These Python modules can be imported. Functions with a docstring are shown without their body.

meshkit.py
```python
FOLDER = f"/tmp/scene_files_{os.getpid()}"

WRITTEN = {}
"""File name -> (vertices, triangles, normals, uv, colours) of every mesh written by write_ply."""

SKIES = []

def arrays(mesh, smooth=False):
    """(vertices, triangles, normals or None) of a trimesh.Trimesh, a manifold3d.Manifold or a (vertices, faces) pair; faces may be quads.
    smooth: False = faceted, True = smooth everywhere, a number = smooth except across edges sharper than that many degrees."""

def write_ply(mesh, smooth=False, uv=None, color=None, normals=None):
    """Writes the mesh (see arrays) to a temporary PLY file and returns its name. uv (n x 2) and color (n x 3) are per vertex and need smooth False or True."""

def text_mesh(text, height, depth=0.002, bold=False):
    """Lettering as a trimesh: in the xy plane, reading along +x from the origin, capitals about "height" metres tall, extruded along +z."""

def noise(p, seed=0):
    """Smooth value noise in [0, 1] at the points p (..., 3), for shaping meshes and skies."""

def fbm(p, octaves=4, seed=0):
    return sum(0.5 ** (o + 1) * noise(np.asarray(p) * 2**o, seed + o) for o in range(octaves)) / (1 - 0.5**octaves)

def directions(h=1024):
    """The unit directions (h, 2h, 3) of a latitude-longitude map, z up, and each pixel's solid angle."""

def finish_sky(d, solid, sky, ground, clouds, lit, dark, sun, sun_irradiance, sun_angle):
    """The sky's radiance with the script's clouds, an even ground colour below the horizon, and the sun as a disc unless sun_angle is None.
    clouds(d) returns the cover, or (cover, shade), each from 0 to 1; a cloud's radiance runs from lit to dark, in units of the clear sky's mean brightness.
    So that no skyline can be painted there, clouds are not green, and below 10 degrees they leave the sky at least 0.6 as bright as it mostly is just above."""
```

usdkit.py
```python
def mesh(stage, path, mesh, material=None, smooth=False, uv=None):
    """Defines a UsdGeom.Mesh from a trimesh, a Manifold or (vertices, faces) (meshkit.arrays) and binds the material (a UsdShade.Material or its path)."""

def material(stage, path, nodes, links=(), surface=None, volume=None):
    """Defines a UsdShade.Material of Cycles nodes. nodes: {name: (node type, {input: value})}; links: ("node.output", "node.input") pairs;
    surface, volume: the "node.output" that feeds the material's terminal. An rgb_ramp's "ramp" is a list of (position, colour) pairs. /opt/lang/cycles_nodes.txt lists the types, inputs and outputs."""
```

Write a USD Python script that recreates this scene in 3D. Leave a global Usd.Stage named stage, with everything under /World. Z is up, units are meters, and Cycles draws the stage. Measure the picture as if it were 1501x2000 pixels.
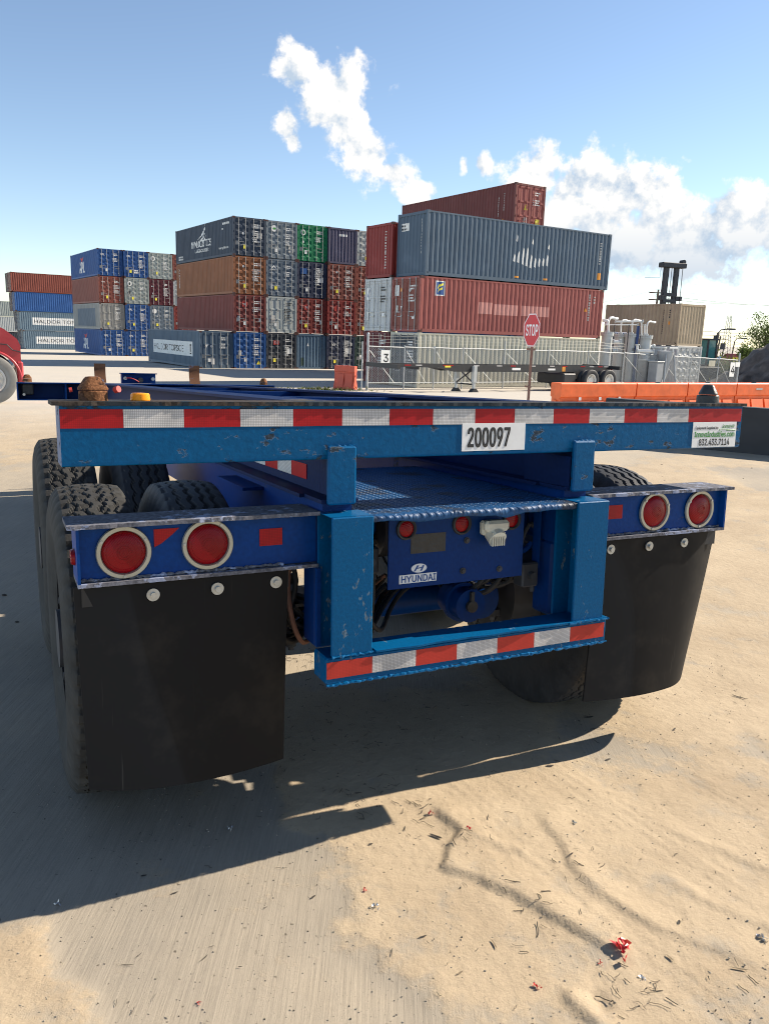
import math, random
import numpy as np, trimesh, shapely
from shapely import affinity
from shapely.geometry import Polygon, box as sbox, Point
import manifold3d
import usdkit, meshkit
from pxr import Usd, UsdGeom, UsdLux, UsdShade, Gf, Sdf, Vt

rng = np.random.default_rng(7)
random.seed(7)
stage = Usd.Stage.CreateInMemory()
UsdGeom.SetStageUpAxis(stage, UsdGeom.Tokens.z)
UsdGeom.SetStageMetersPerUnit(stage, 1.0)
WORLD = UsdGeom.Xform.Define(stage, '/World')
UsdGeom.Scope.Define(stage, '/World/Looks')

# ------------------------------------------------------------------ camera, sky, sun, exposure
PITCH, ROLL, FOC = 0.2201, 0.0325, 1548.35 / 1501
EXPOSURE = 1.12
SUN_EL, SUN_PH = math.radians(34.6), 0.39            # elevation; angle of the horizontal direction from +x towards +y
SUN_I, SKY_S = 1.25, 0.083
S = np.array([math.cos(SUN_PH) * math.cos(SUN_EL), math.sin(SUN_PH) * math.cos(SUN_EL), math.sin(SUN_EL)])

fwd = np.array([0, math.cos(PITCH), -math.sin(PITCH)]); rt0 = np.array([1., 0, 0]); up0 = np.cross(rt0, fwd)
rt = math.cos(ROLL) * rt0 + math.sin(ROLL) * up0
upv = -math.sin(ROLL) * rt0 + math.cos(ROLL) * up0
cam = UsdGeom.Camera.Define(stage, '/World/camera')
cam.AddTransformOp().Set(Gf.Matrix4d(*rt, 0, *upv, 0, *(-fwd), 0, 0, 0, 0, 1))
cam.CreateHorizontalApertureAttr(36.0); cam.CreateVerticalApertureAttr(48.0)
cam.CreateFocalLengthAttr(36.0 * FOC)
cam.CreateClippingRangeAttr(Gf.Vec2f(0.05, 8000))
cam.CreateExposureAttr(EXPOSURE)

sun = UsdLux.DistantLight.Define(stage, '/World/sun')
zx = S; xx = np.cross([0, 0, 1.], zx); xx /= np.linalg.norm(xx); yx = np.cross(zx, xx)
sun.AddTransformOp().Set(Gf.Matrix4d(*xx, 0, *yx, 0, *zx, 0, 0, 0, 0, 1))
sun.CreateIntensityAttr(SUN_I); sun.CreateAngleAttr(0.53); sun.CreateColorAttr(Gf.Vec3f(1.0, 0.9, 0.76)); sun.CreateNormalizeAttr(True)

# clouds: soft clumps by azimuth and elevation (degrees) in the sky, broken up by noise: az, el, half width, half height
CLOUDS = [(-6.8, 16.5, 1.5, 1.4), (-7.4, 13.2, .75, 1.2), (-6.9, 12.1, .6, .8), (-3.9, 15.0, 2.6, 2.2), (-2.9, 13.1, 1.7, 1.8), (-2.0, 11.7, 1.8, 1.5), (-.2, 10.5, 2.0, 1.1), (1.6, 9.4, 1.3, .8),
          (9.3, 10.3, 2.6, 2.4), (11.6, 9.3, 3.2, 2.5), (14.5, 9.0, 4.4, 3.1), (17.2, 8.0, 4.4, 2.8), (13.1, 7.4, 3.8, 2.6), (19.6, 6.9, 4.0, 2.2), (22.4, 7.9, 3.0, 1.9), (24.6, 7.2, 3.6, 2.5), (15., 5.9, 5.5, 1.7), (20., 5.7, 5., 1.5), (5.8, 11.2, .8, .8), (4.6, 11.1, .4, .7),
          (30., 7., 5., 3.), (39., 7., 6., 3.), (-60., 8., 9., 3.), (-100., 9., 12., 4.), (90., 9., 11., 3.), (150., 10., 14., 4.), (-150., 8., 13., 3.)]
n = {"tc": ("texture_coordinate", {}), "sx": ("separate_xyz", {}), "az": ("math", {"math_type": "arctan2"}), "el": ("math", {"math_type": "arcsine"}),
     "uv": ("combine_xyz", {}), "sky": ("sky_texture", {"sky_type": "single_scattering", "sun_disc": False, "sun_elevation": SUN_EL, "sun_rotation": math.atan2(S[0], S[1]), "altitude": 10., "air_density": 0.85, "aerosol_density": 0.15, "ozone_density": 0.7}),
     "n1": ("noise_texture", {"scale": 25.0, "detail": 9.0, "roughness": 0.60}), "n2": ("noise_texture", {"scale": 25.0, "detail": 7.0, "roughness": 0.57}),
     "off": ("vector_math", {"math_type": "add", "vector2": tuple(0.016 * np.array([0.75, 0.1, 0.65]))})}
l = [("tc.generated", "sx.vector"), ("sx.x", "az.value1"), ("sx.y", "az.value2"), ("sx.z", "el.value1"), ("az.value", "uv.x"), ("el.value", "uv.y"), ("tc.generated", "n1.vector"), ("tc.generated", "off.vector1"), ("off.vector", "n2.vector")]
prev = None
for k, (a, e, w_, h_) in enumerate(CLOUDS):
    n[f"s{k}"] = ("vector_math", {"math_type": "subtract", "vector2": (math.radians(a), math.radians(e), 0)})
    n[f"m{k}"] = ("vector_math", {"math_type": "multiply", "vector2": (1 / math.radians(w_), 1 / math.radians(h_), 0)})
    n[f"l{k}"] = ("vector_math", {"math_type": "length"})
    l += [("uv.vector", f"s{k}.vector1"), (f"s{k}.vector", f"m{k}.vector1"), (f"m{k}.vector", f"l{k}.vector1")]
    if prev is None:
        prev = f"l{k}.value"
    else:
        n[f"x{k}"] = ("math", {"math_type": "smoothmin", "value3": 0.35})
        l += [(prev, f"x{k}.value1"), (f"l{k}.value", f"x{k}.value2")]; prev = f"x{k}.value"
n["inv"] = ("math", {"math_type": "subtract", "value1": 1.0})
n["nz"] = ("map_range", {"from_min": 0.25, "from_max": 0.75, "to_min": -0.85, "to_max": 0.85})
n["sum"] = ("math", {"math_type": "add"})
n["cov"] = ("map_range", {"range_type": "smoothstep", "from_min": -0.15, "from_max": 0.42, "to_min": 0.0, "to_max": 1.0, "clamp": True})
n["sub"] = ("math", {"math_type": "subtract"})
n["sh"] = ("map_range", {"from_min": -0.16, "from_max": 0.05, "to_min": 0.0, "to_max": 1.0, "clamp": True})
CW = 6.6
n["cc"] = ("mix", {"color1": tuple(CW * np.array([.46, .56, .68])), "color2": tuple(CW * np.array([1.0, 0.96, .90]))})
n["mx"] = ("mix", {})
n["bg"] = ("background_shader", {"strength": SKY_S})
n["lo"] = ("map_range", {"from_min": math.radians(4.5), "from_max": math.radians(9.5), "to_min": .25, "to_max": 1.0, "clamp": True}); n["shl"] = ("math", {"math_type": "multiply"})
l += [("el.value", "lo.value"), ("sh.result", "shl.value1"), ("lo.result", "shl.value2")]
l += [(prev, "inv.value2"), ("n1.fac", "nz.value"), ("inv.value", "sum.value1"), ("nz.result", "sum.value2"), ("sum.value", "cov.value"), ("n1.fac", "sub.value1"), ("n2.fac", "sub.value2"), ("sub.value", "sh.value"),
      ("shl.value", "cc.fac"), ("sky.color", "mx.color1"), ("cc.color", "mx.color2"), ("cov.result", "mx.fac"), ("mx.color", "bg.color")]
skym = usdkit.material(stage, '/World/Looks/sky_look', n, l, surface="bg.background")
dome = UsdLux.DomeLight.Define(stage, '/World/sky')
UsdShade.MaterialBindingAPI.Apply(dome.GetPrim()).Bind(skym)
dome.GetPrim().SetCustomDataByKey('kind', 'structure')
dome.GetPrim().SetCustomDataByKey('label', 'blue sky with scattered white cumulus clouds above the yard')

# bearings measured in the photograph, as (dx/dy, dz/dy) in the world
def bearing(px, py):
    d = fwd + (px - 750.5) / 1548.35 * rt - (py - 1000) / 1548.35 * upv
    return d[0] / d[1], d[2] / d[1]

# ------------------------------------------------------------------ helpers
def cat(*ms):
    out = []
    for m in ms:
        out += list(m) if isinstance(m, (list, tuple)) else [m]
    return trimesh.util.concatenate(out)

def bx(x0, x1, y0, y1, z0, z1, c=0.0):
    if c <= 0:
        m = trimesh.creation.box((x1 - x0, y1 - y0, z1 - z0))
        m.apply_translation(((x0 + x1) / 2, (y0 + y1) / 2, (z0 + z1) / 2)); return m
    pts = []
    for sx in (0, 1):
        for sy in (0, 1):
            for sz in (0, 1):
                p = np.array([x1 if sx else x0, y1 if sy else y0, z1 if sz else z0], float)
                d = np.array([-1 if sx else 1, -1 if sy else 1, -1 if sz else 1]) * c
                for k in range(3):
                    q = p + d; q[k] = p[k]; pts.append(q)
    return trimesh.convex.convex_hull(np.array(pts))

def cyl(p, q, r, n=16, r2=None):
    p, q = np.array(p, float), np.array(q, float); d = q - p; L = np.linalg.norm(d); d /= L
    a = np.cross(d, [0, 0, 1.] if abs(d[2]) < .9 else [1., 0, 0]); a /= np.linalg.norm(a); b = np.cross(d, a)
    t = np.linspace(0, 2 * np.pi, n, endpoint=False); ring = np.cos(t)[:, None] * a + np.sin(t)[:, None] * b
    r2 = r if r2 is None else r2
    V = np.vstack([p + r * ring, q + r2 * ring, p, q]); F = []
    for i in range(n):
        j = (i + 1) % n
        F += [[i, j, n + j], [i, n + j, n + i], [2 * n, j, i], [2 * n + 1, n + i, n + j]]
    return trimesh.Trimesh(V, F, process=False)

def tube(pts, r, n=8, closed=False):
    pts = np.array(pts, float); m = len(pts); V, F = [], []
    T = np.gradient(pts, axis=0); T /= np.linalg.norm(T, axis=1)[:, None]
    a = np.cross(T[0], [0, 0, 1.] if abs(T[0][2]) < .9 else [1., 0, 0]); a /= np.linalg.norm(a)
    t = np.linspace(0, 2 * np.pi, n, endpoint=False); rr = np.broadcast_to(r, (m,))
    for i in range(m):
        a = a - T[i] * (a @ T[i]); a /= np.linalg.norm(a); b = np.cross(T[i], a)
        V.append(pts[i] + rr[i] * (np.cos(t)[:, None] * a + np.sin(t)[:, None] * b))
    V = np.vstack(V)
    for i in range(m - 1):
        for k in range(n):
            k2 = (k + 1) % n
            F += [[i * n + k, i * n + k2, (i + 1) * n + k2], [i * n + k, (i + 1) * n + k2, (i + 1) * n + k]]
    V = np.vstack([V, pts[0], pts[-1]])
    for k in range(n):
        k2 = (k + 1) % n
        F += [[m * n, k2, k], [m * n + 1, (m - 1) * n + k, (m - 1) * n + k2]]
    return trimesh.Trimesh(V, F, process=False)

def smoothpath(pts, k=6):
    from scipy.interpolate import CubicSpline
    pts = np.array(pts, float); s = np.r_[0, np.cumsum(np.linalg.norm(np.diff(pts, axis=0), axis=1))]
    return CubicSpline(s, pts)(np.linspace(0, s[-1], (len(pts) - 1) * k + 1))

def lathe(profile, n=32, axis='z'):
    """profile: (r, h) pairs; solid of revolution about the axis."""
    P = np.array(profile, float); m = len(P); t = np.linspace(0, 2 * np.pi, n, endpoint=False)
    V = np.array([[r * math.cos(a), r * math.sin(a), h] for a in t for r, h in P]); F = []
    for i in range(n):
        j = (i + 1) % n
        for k in range(m - 1):
            a, b, c, d = i * m + k, j * m + k, j * m + k + 1, i * m + k + 1
            if P[k][0] > 1e-9: F.append([a, b, d] if P[k + 1][0] <= 1e-9 else [a, b, c])
            if P[k + 1][0] > 1e-9 and P[k][0] > 1e-9: F.append([a, c, d])
            elif P[k][0] <= 1e-9: F.append([a, c, d])
    m_ = trimesh.Trimesh(V, F, process=False); m_.merge_vertices()
    if axis == 'x': m_.apply_transform(np.array([[0, 0, 1, 0], [1, 0, 0, 0], [0, 1, 0, 0], [0, 0, 0, 1.]]))
    if axis == 'y': m_.apply_transform(np.array([[0, 1, 0, 0], [0, 0, 1, 0], [1, 0, 0, 0], [0, 0, 0, 1.]]))
    return m_

def prism(poly, h, M=None):
    """polygon in (x, y) extruded along z by h, then M maps it."""
    p = poly if hasattr(poly, 'geoms') or isinstance(poly, Polygon) else Polygon(poly)
    m = cat([trimesh.creation.extrude_polygon(g, h, engine='earcut') for g in (p.geoms if hasattr(p, 'geoms') else [p])])
    if M is not None: m.apply_transform(M)
    return m

def frame(o, ex, ey, ez=None):
    ex, ey = np.array(ex, float), np.array(ey, float)
    ez = np.cross(ex, ey) if ez is None else np.array(ez, float)
    M = np.eye(4); M[:3, 0], M[:3, 1], M[:3, 2], M[:3, 3] = ex, ey, ez, o; return M

def text_at(s, h, o, ex, ey, width=None, depth=.0015, bold=False):
    m = meshkit.text_mesh(s, h, depth, bold)
    if width: m.apply_scale((width / (m.bounds[1][0] - m.bounds[0][0]), 1, 1))
    m.apply_transform(frame(o, ex, ey)); return m

def moved(m, t):
    m = m.copy(); m.apply_translation(t); return m

def xf(m, M):
    m = m.copy(); m.apply_transform(M); return m

_used = {}
def path_of(parent, name):
    key = (str(parent), name); k = _used.get(key, 0); _used[key] = k + 1
    return f"{parent}/{name}" + (f"_{k:03d}" if k else "")

def data(p, label=None, category=None, group=None, kind=None):
    for k, v in (('label', label), ('category', category), ('group', group), ('kind', kind)):
        if v: p.SetCustomDataByKey(k, v)

def thing(name, label, category, M=None, group=None, kind=None):
    x = UsdGeom.Xform.Define(stage, path_of('/World', name))
    if M is not None: x.AddTransformOp().Set(Gf.Matrix4d(*np.array(M).T.ravel().tolist()))
    data(x.GetPrim(), label, category, group, kind); return str(x.GetPath())

def holder(parent, name, label=None):
    x = UsdGeom.Xform.Define(stage, path_of(parent, name)); data(x.GetPrim(), label); return str(x.GetPath())

def part(parent, name, mesh, mat, smooth=False, label=None, kind=None):
    p = path_of(parent, name); usdkit.mesh(stage, p, mesh, LOOK[mat] if isinstance(mat, str) else mat, smooth)
    data(stage.GetPrimAtPath(p), label, None, None, kind); return p

def single(name, mesh, mat, label, category=None, group=None, kind=None, smooth=False):
    p = path_of('/World', name); usdkit.mesh(stage, p, mesh, LOOK[mat] if isinstance(mat, str) else mat, smooth)
    data(stage.GetPrimAtPath(p), label, category, group, kind); return p

def at(o, yaw=0.0):
    c, s = math.cos(yaw), math.sin(yaw); M = np.eye(4); M[:2, :2] = [[c, -s], [s, c]]; M[:3, 3] = o; return M

# ------------------------------------------------------------------ materials
LOOK = {}
def mat(name, nodes, links, surface="p.BSDF"):
    LOOK[name] = usdkit.material(stage, f"/World/Looks/{name}", nodes, links, surface=surface); return LOOK[name]

def plain(name, col, rough=.5, metallic=0., coat=0., var=.15, scale=6., bump=0., bscale=40., spec=.5, extra=None):
    c = np.array(col)
    nodes = {"tc": ("texture_coordinate", {}), "nz": ("noise_texture", {"scale": scale, "detail": 5., "roughness": .6}),
             "r": ("rgb_ramp", {"ramp": [(.3, tuple(c * (1 - var))), (.7, tuple(np.minimum(1, c * (1 + var))))]}),
             "rr": ("map_range", {"from_min": .3, "from_max": .7, "to_min": max(.03, rough - .08), "to_max": min(1, rough + .1)}),
             "p": ("principled_bsdf", {"metallic": metallic, "coat_weight": coat, "specular_ior_level": spec, **(extra or {})})}
    links = [("tc.object", "nz.vector"), ("nz.fac", "r.fac"), ("r.color", "p.base_color"), ("nz.fac", "rr.value"), ("rr.result", "p.roughness")]
    if bump:
        nodes["b"] = ("noise_texture", {"scale": bscale, "detail": 4.}); nodes["bb"] = ("bump", {"strength": bump, "distance": .004})
        links += [("tc.object", "b.vector"), ("b.fac", "bb.height"), ("bb.normal", "p.normal")]
    return mat(name, nodes, links)

def worn(name, col, chip=(.10, .095, .09), amount=.42, scale=9., rough=.42, stretch=(1, 1, 1), rust=None, bump=.35, fine=70., spec=.12):
    """paint with flaked patches: the chips are rougher and sit lower than the paint."""
    c = np.array(col)
    nodes = {"tc": ("texture_coordinate", {}), "mp": ("mapping", {"scale": stretch}),
             "a": ("noise_texture", {"scale": scale, "detail": 8., "roughness": .68}), "g": ("noise_texture", {"scale": scale * .28, "detail": 2.}),
             "f": ("noise_texture", {"scale": fine, "detail": 5., "roughness": .65}),
             "s": ("math", {"math_type": "multiply_add", "value2": .55}), "m": ("map_range", {"range_type": "smoothstep", "from_min": 1 - amount - .02, "from_max": 1 - amount + .02, "clamp": True}),
             "pc": ("rgb_ramp", {"ramp": [(.3, tuple(c * .85)), (.7, tuple(c * 1.15))]}), "cc": ("rgb_ramp", {"ramp": [(.35, tuple(np.array(chip) * .5)), (.55, chip), (.75, rust or tuple(np.array(chip) * 1.6))]}),
             "mx": ("mix", {}), "ro": ("map_range", {"to_min": rough, "to_max": .85}),
             "h": ("math", {"math_type": "multiply_add", "value2": -1.2}), "fh": ("math", {"math_type": "multiply", "value2": .5}), "b": ("bump", {"strength": bump, "distance": .004}), "p": ("principled_bsdf", {"specular_ior_level": spec})}
    links = [("tc.object", "mp.vector"), ("mp.vector", "a.vector"), ("mp.vector", "g.vector"), ("tc.object", "f.vector"), ("g.fac", "s.value1"), ("a.fac", "s.value3"), ("s.value", "m.value"),
             ("f.fac", "pc.fac"), ("f.fac", "cc.fac"), ("pc.color", "mx.color1"), ("cc.color", "mx.color2"), ("m.result", "mx.fac"), ("mx.color", "p.base_color"), ("m.result", "ro.value"), ("ro.result", "p.roughness"),
             ("f.fac", "fh.value1"), ("m.result", "h.value1"), ("fh.value", "h.value3"), ("h.value", "b.height"), ("b.normal", "p.normal")]
    return mat(name, nodes, links)

BLUE = (.0008, .072, .185)
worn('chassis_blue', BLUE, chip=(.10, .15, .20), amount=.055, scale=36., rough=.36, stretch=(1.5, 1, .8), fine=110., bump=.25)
worn('chipped_blue', BLUE, chip=(.035, .050, .068), amount=.085, scale=21., rough=.38, stretch=(.8, 1, 1.5), bump=.55, fine=55.)
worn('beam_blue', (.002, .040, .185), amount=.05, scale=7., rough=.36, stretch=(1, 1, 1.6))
worn('shaded_blue', (.0018, .028, .135), amount=.03, scale=6., rough=.42)  # chassis blue darkened to put shade into the inner and lower parts
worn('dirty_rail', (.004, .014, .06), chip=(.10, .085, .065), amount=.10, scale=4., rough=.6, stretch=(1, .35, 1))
worn('edge_dark', (.020, .027, .034), chip=(.055, .045, .038), amount=.22, scale=14., rough=.65, rust=(.11, .07, .045), stretch=(.5, 1, 1))
worn('pale_edge', (.24, .27, .37), chip=(.13, .13, .15), amount=.30, scale=26., rough=.6)
worn('rusty', (.075, .036, .022), chip=(.15, .065, .03), amount=.30, scale=26., rough=.75, rust=(.30, .15, .07), bump=1.0, fine=160.)
worn('bracket_paint', (.13, .06, .032), chip=(.22, .24, .34), amount=.13, scale=14., rough=.75, rust=(.42, .42, .48))
plain('rubber', (.022, .022, .024), .62, var=.3, scale=9., bump=.25, bscale=160., spec=.35)
plain('dusty_rubber', (.034, .033, .031), .85, var=.4, scale=12., bump=.35, bscale=120., spec=.25)
mat('flap_rubber', {"tc": ("texture_coordinate", {}), "a": ("noise_texture", {"scale": 3.2, "detail": 9., "roughness": .7}), "d": ("map_range", {"from_min": .50, "from_max": .78, "to_min": 0., "to_max": .75, "clamp": True}), "mp": ("mapping", {"rotation": (0, .5, 0), "scale": (40., 1., 1.2)}), "s": ("noise_texture", {"scale": 2.2, "detail": 3.}), "sm": ("map_range", {"from_min": .70, "from_max": .76, "to_min": 0., "to_max": .5, "clamp": True}),
    "mx": ("mix", {"color1": (.0072, .0072, .0080), "color2": (.034, .029, .024)}), "m2": ("mix", {"color2": (.045, .043, .040)}), "b": ("bump", {"strength": .25, "distance": .006}), "w": ("noise_texture", {"scale": 7., "detail": 2.}), "p": ("principled_bsdf", {"roughness": .62, "specular_ior_level": .16})},
    [("tc.object", "a.vector"), ("a.fac", "d.value"), ("d.result", "mx.fac"), ("tc.object", "mp.vector"), ("mp.vector", "s.vector"), ("s.fac", "sm.value"), ("mx.color", "m2.color1"), ("sm.result", "m2.fac"), ("m2.color", "p.base_color"), ("tc.object", "w.vector"), ("w.fac", "b.height"), ("b.normal", "p.normal")])
plain('black_paint', (.014, .014, .016), .5, var=.3)
plain('dark_metal', (.05, .05, .055), .6, .3, var=.4)
plain('steel', (.42, .42, .40), .42, .85, var=.25, scale=30.)
plain('stainless_ring', (.40, .385, .32), .38, .7, var=.12, scale=12.)
plain('galvanised', (.36, .37, .37), .5, .4, var=.2)
plain('grease', (.02, .019, .018), .45, var=.5, scale=30., bump=.6, bscale=60.)
plain('concrete_dark', (.028, .028, .030), .85, var=.35, scale=3., bump=.3, bscale=20.)
plain('white_paint', (.78, .78, .75), .55, var=.05, scale=30.)
plain('mark_white', (.60, .60, .58), .6, var=.12, scale=8.)
plain('mark_faded', (.42, .41, .38), .7, var=.4, scale=8.)
plain('mark_black', (.012, .012, .012), .5, var=.2)
plain('mark_green', (.03, .22, .03), .5, var=.1)
plain('mark_blue', (.01, .06, .22), .5, var=.1)
plain('mark_yellow', (.72, .62, .05), .55, var=.15)
plain('mark_orange', (.70, .27, .02), .55, var=.15)
plain('mark_pink', (.46, .20, .17), .6, var=.1)
plain('mark_red', (.42, .03, .02), .55, var=.15)
plain('sticker', (.70, .70, .69), .45, var=.06, scale=20.)
plain('grey_plastic', (.52, .50, .42), .5, var=.15, scale=20.)
plain('orange_plastic', (.78, .145, .035), .5, var=.22, scale=3.5, spec=.4, extra={"subsurface_weight": .0})
plain('faded_barrier', (.50, .085, .045), .65, var=.15, scale=2.)
plain('truck_red', (.36, .028, .036), .35, coat=.3, var=.12, scale=4.)
plain('truck_roof', (.62, .52, .44), .5, var=.1)
plain('tank_grey', (.40, .415, .41), .42, var=.07, scale=3.)
plain('pipe_white', (.58, .58, .56), .45, var=.06)
plain('hopper_grey', (.24, .255, .27), .55, var=.12, scale=3.)
plain('machine_blue', (.01, .035, .13), .5, var=.1)
plain('mast_black', (.016, .016, .019), .6, var=.3)
plain('cab_glass', (.05, .16, .15), .12, var=.1, spec=.8)
plain('wood', (.10, .075, .055), .9, var=.3)
plain('bark', (.09, .07, .05), .9, var=.3)
plain('wire_dark', (.06, .06, .065), .7, var=.1)
plain('wire_fence', (.34, .34, .32), .5, .25, var=.15)
plain('foil', (.55, .55, .56), .3, .8, var=.2, scale=60.)
plain('grit', (.22, .19, .15), .9, var=.6, scale=90.)
plain('clear_plastic', (.30, .29, .26), .3, var=.2, scale=60.)
plain('red_scrap', (.52, .010, .014), .35, var=.2, scale=60., extra={"coat_weight": .3})
plain('dry_leaf', (.040, .032, .024), .85, var=.5, scale=60.)
plain('pale_leaf', (.20, .15, .09), .85, var=.4, scale=60.)
plain('sign_red', (.48, .012, .022), .45, var=.12, scale=6.)
plain('post_rust', (.17, .085, .06), .8, var=.35, scale=14.)
plain('wheel_grey', (.62, .60, .56), .5, .3, var=.15, scale=10.)
plain('wheel_tyre', (.20, .195, .18), .85, var=.2, scale=3.)
plain('far_maroon', (.20, .03, .03), .6, var=.1)
plain('far_blue', (.08, .20, .42), .6, var=.1)
plain('far_pale', (.45, .53, .53), .7, var=.08)
# leaves
for nm, c in (('leaves', (.10, .14, .045)), ('scrub', (.10, .115, .04))):
    mat(nm, {"tc": ("texture_coordinate", {}), "nz": ("noise_texture", {"scale": 1.7, "detail": 2.}), "r": ("rgb_ramp", {"ramp": [(.3, tuple(np.array(c) * .6)), (.7, tuple(np.array(c) * 1.5))]}),
             "d": ("diffuse_bsdf", {}), "t": ("translucent_bsdf", {}), "x": ("mix_closure", {"fac": .35})},
        [("tc.object", "nz.vector"), ("nz.fac", "r.fac"), ("r.color", "d.color"), ("r.color", "t.color"), ("d.BSDF", "x.closure1"), ("t.BSDF", "x.closure2")], surface="x.closure")
# reflective tape: fine honeycomb of dark seams
def tape(name, col, seam, metallic=0.):
    mat(name, {"tc": ("texture_coordinate", {}), "mp": ("mapping", {"scale": (1, 0, 1)}), "v": ("voronoi_texture", {"dimensions": "3D", "feature": "distance_to_edge", "scale": 210., "randomness": .0}),
               "m": ("map_range", {"from_min": .04, "from_max": .14, "clamp": True}), "nz": ("noise_texture", {"scale": 14., "detail": 4.}), "nr": ("map_range", {"from_min": .3, "from_max": .7, "to_min": .8, "to_max": 1.05}),
               "mx": ("mix", {"color1": seam, "color2": col}), "mu": ("mix", {"mix_type": "multiply", "fac": 1.}), "cb": ("combine_xyz", {}), "p": ("principled_bsdf", {"roughness": .4, "metallic": metallic, "specular_ior_level": .25})},
        [("tc.object", "mp.vector"), ("mp.vector", "v.vector"), ("v.distance", "m.value"), ("m.result", "mx.fac"), ("tc.object", "nz.vector"), ("nz.fac", "nr.value"), ("mx.color", "mu.color1"), ("nr.result", "cb.x"), ("nr.result", "cb.y"), ("nr.result", "cb.z"), ("cb.vector", "mu.color2"), ("mu.color", "p.base_color")])
tape('tape_red', (.40, .004, .008), (.25, .003, .006)); tape('tape_white', (.62, .60, .58), (.20, .19, .19)); tape('tape_red_low', (.46, .035, .025), (.34, .03, .02))
# lamp lenses
def lens(name, col):
    mat(name, {"tc": ("texture_coordinate", {}), "w": ("wave_texture", {"wave_type": "rings", "rings_direction": "y", "scale": 60.}), "b": ("bump", {"strength": .25, "distance": .002}),
               "p": ("principled_bsdf", {"base_color": col, "roughness": .22, "specular_ior_level": .2, "coat_weight": .08, "coat_roughness": .05})}, [("tc.object", "w.vector"), ("w.fac", "b.height"), ("b.normal", "p.normal")])
lens('red_lens', (.19, .001, .004)); lens('amber_lens', (.75, .26, .01))
# diamond plate
mat('diamond_plate', {"tc": ("texture_coordinate", {}), "mp": ("mapping", {"rotation": (0, 0, .785), "scale": (1, 1, 0)}), "c": ("brick_texture", {"offset": 0.5, "scale": 1.0, "brick_width": .05, "row_height": .018, "mortar_size": .006, "mortar_smooth": .8, "color1": (1, 1, 1), "color2": (1, 1, 1)}),
                      "nz": ("noise_texture", {"scale": 7., "detail": 6., "roughness": .65}), "r": ("rgb_ramp", {"ramp": [(.30, (.002, .03, .09)), (.5, (.002, .05, .145)), (.62, (.014, .02, .035))]}), "b": ("bump", {"strength": .6, "distance": .003}), "p": ("principled_bsdf", {"roughness": .5, "specular_ior_level": .3})},
    [("tc.object", "mp.vector"), ("mp.vector", "c.vector"), ("c.fac", "b.height"), ("b.normal", "p.normal"), ("tc.object", "nz.vector"), ("nz.fac", "r.fac"), ("r.color", "p.base_color")])

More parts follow.
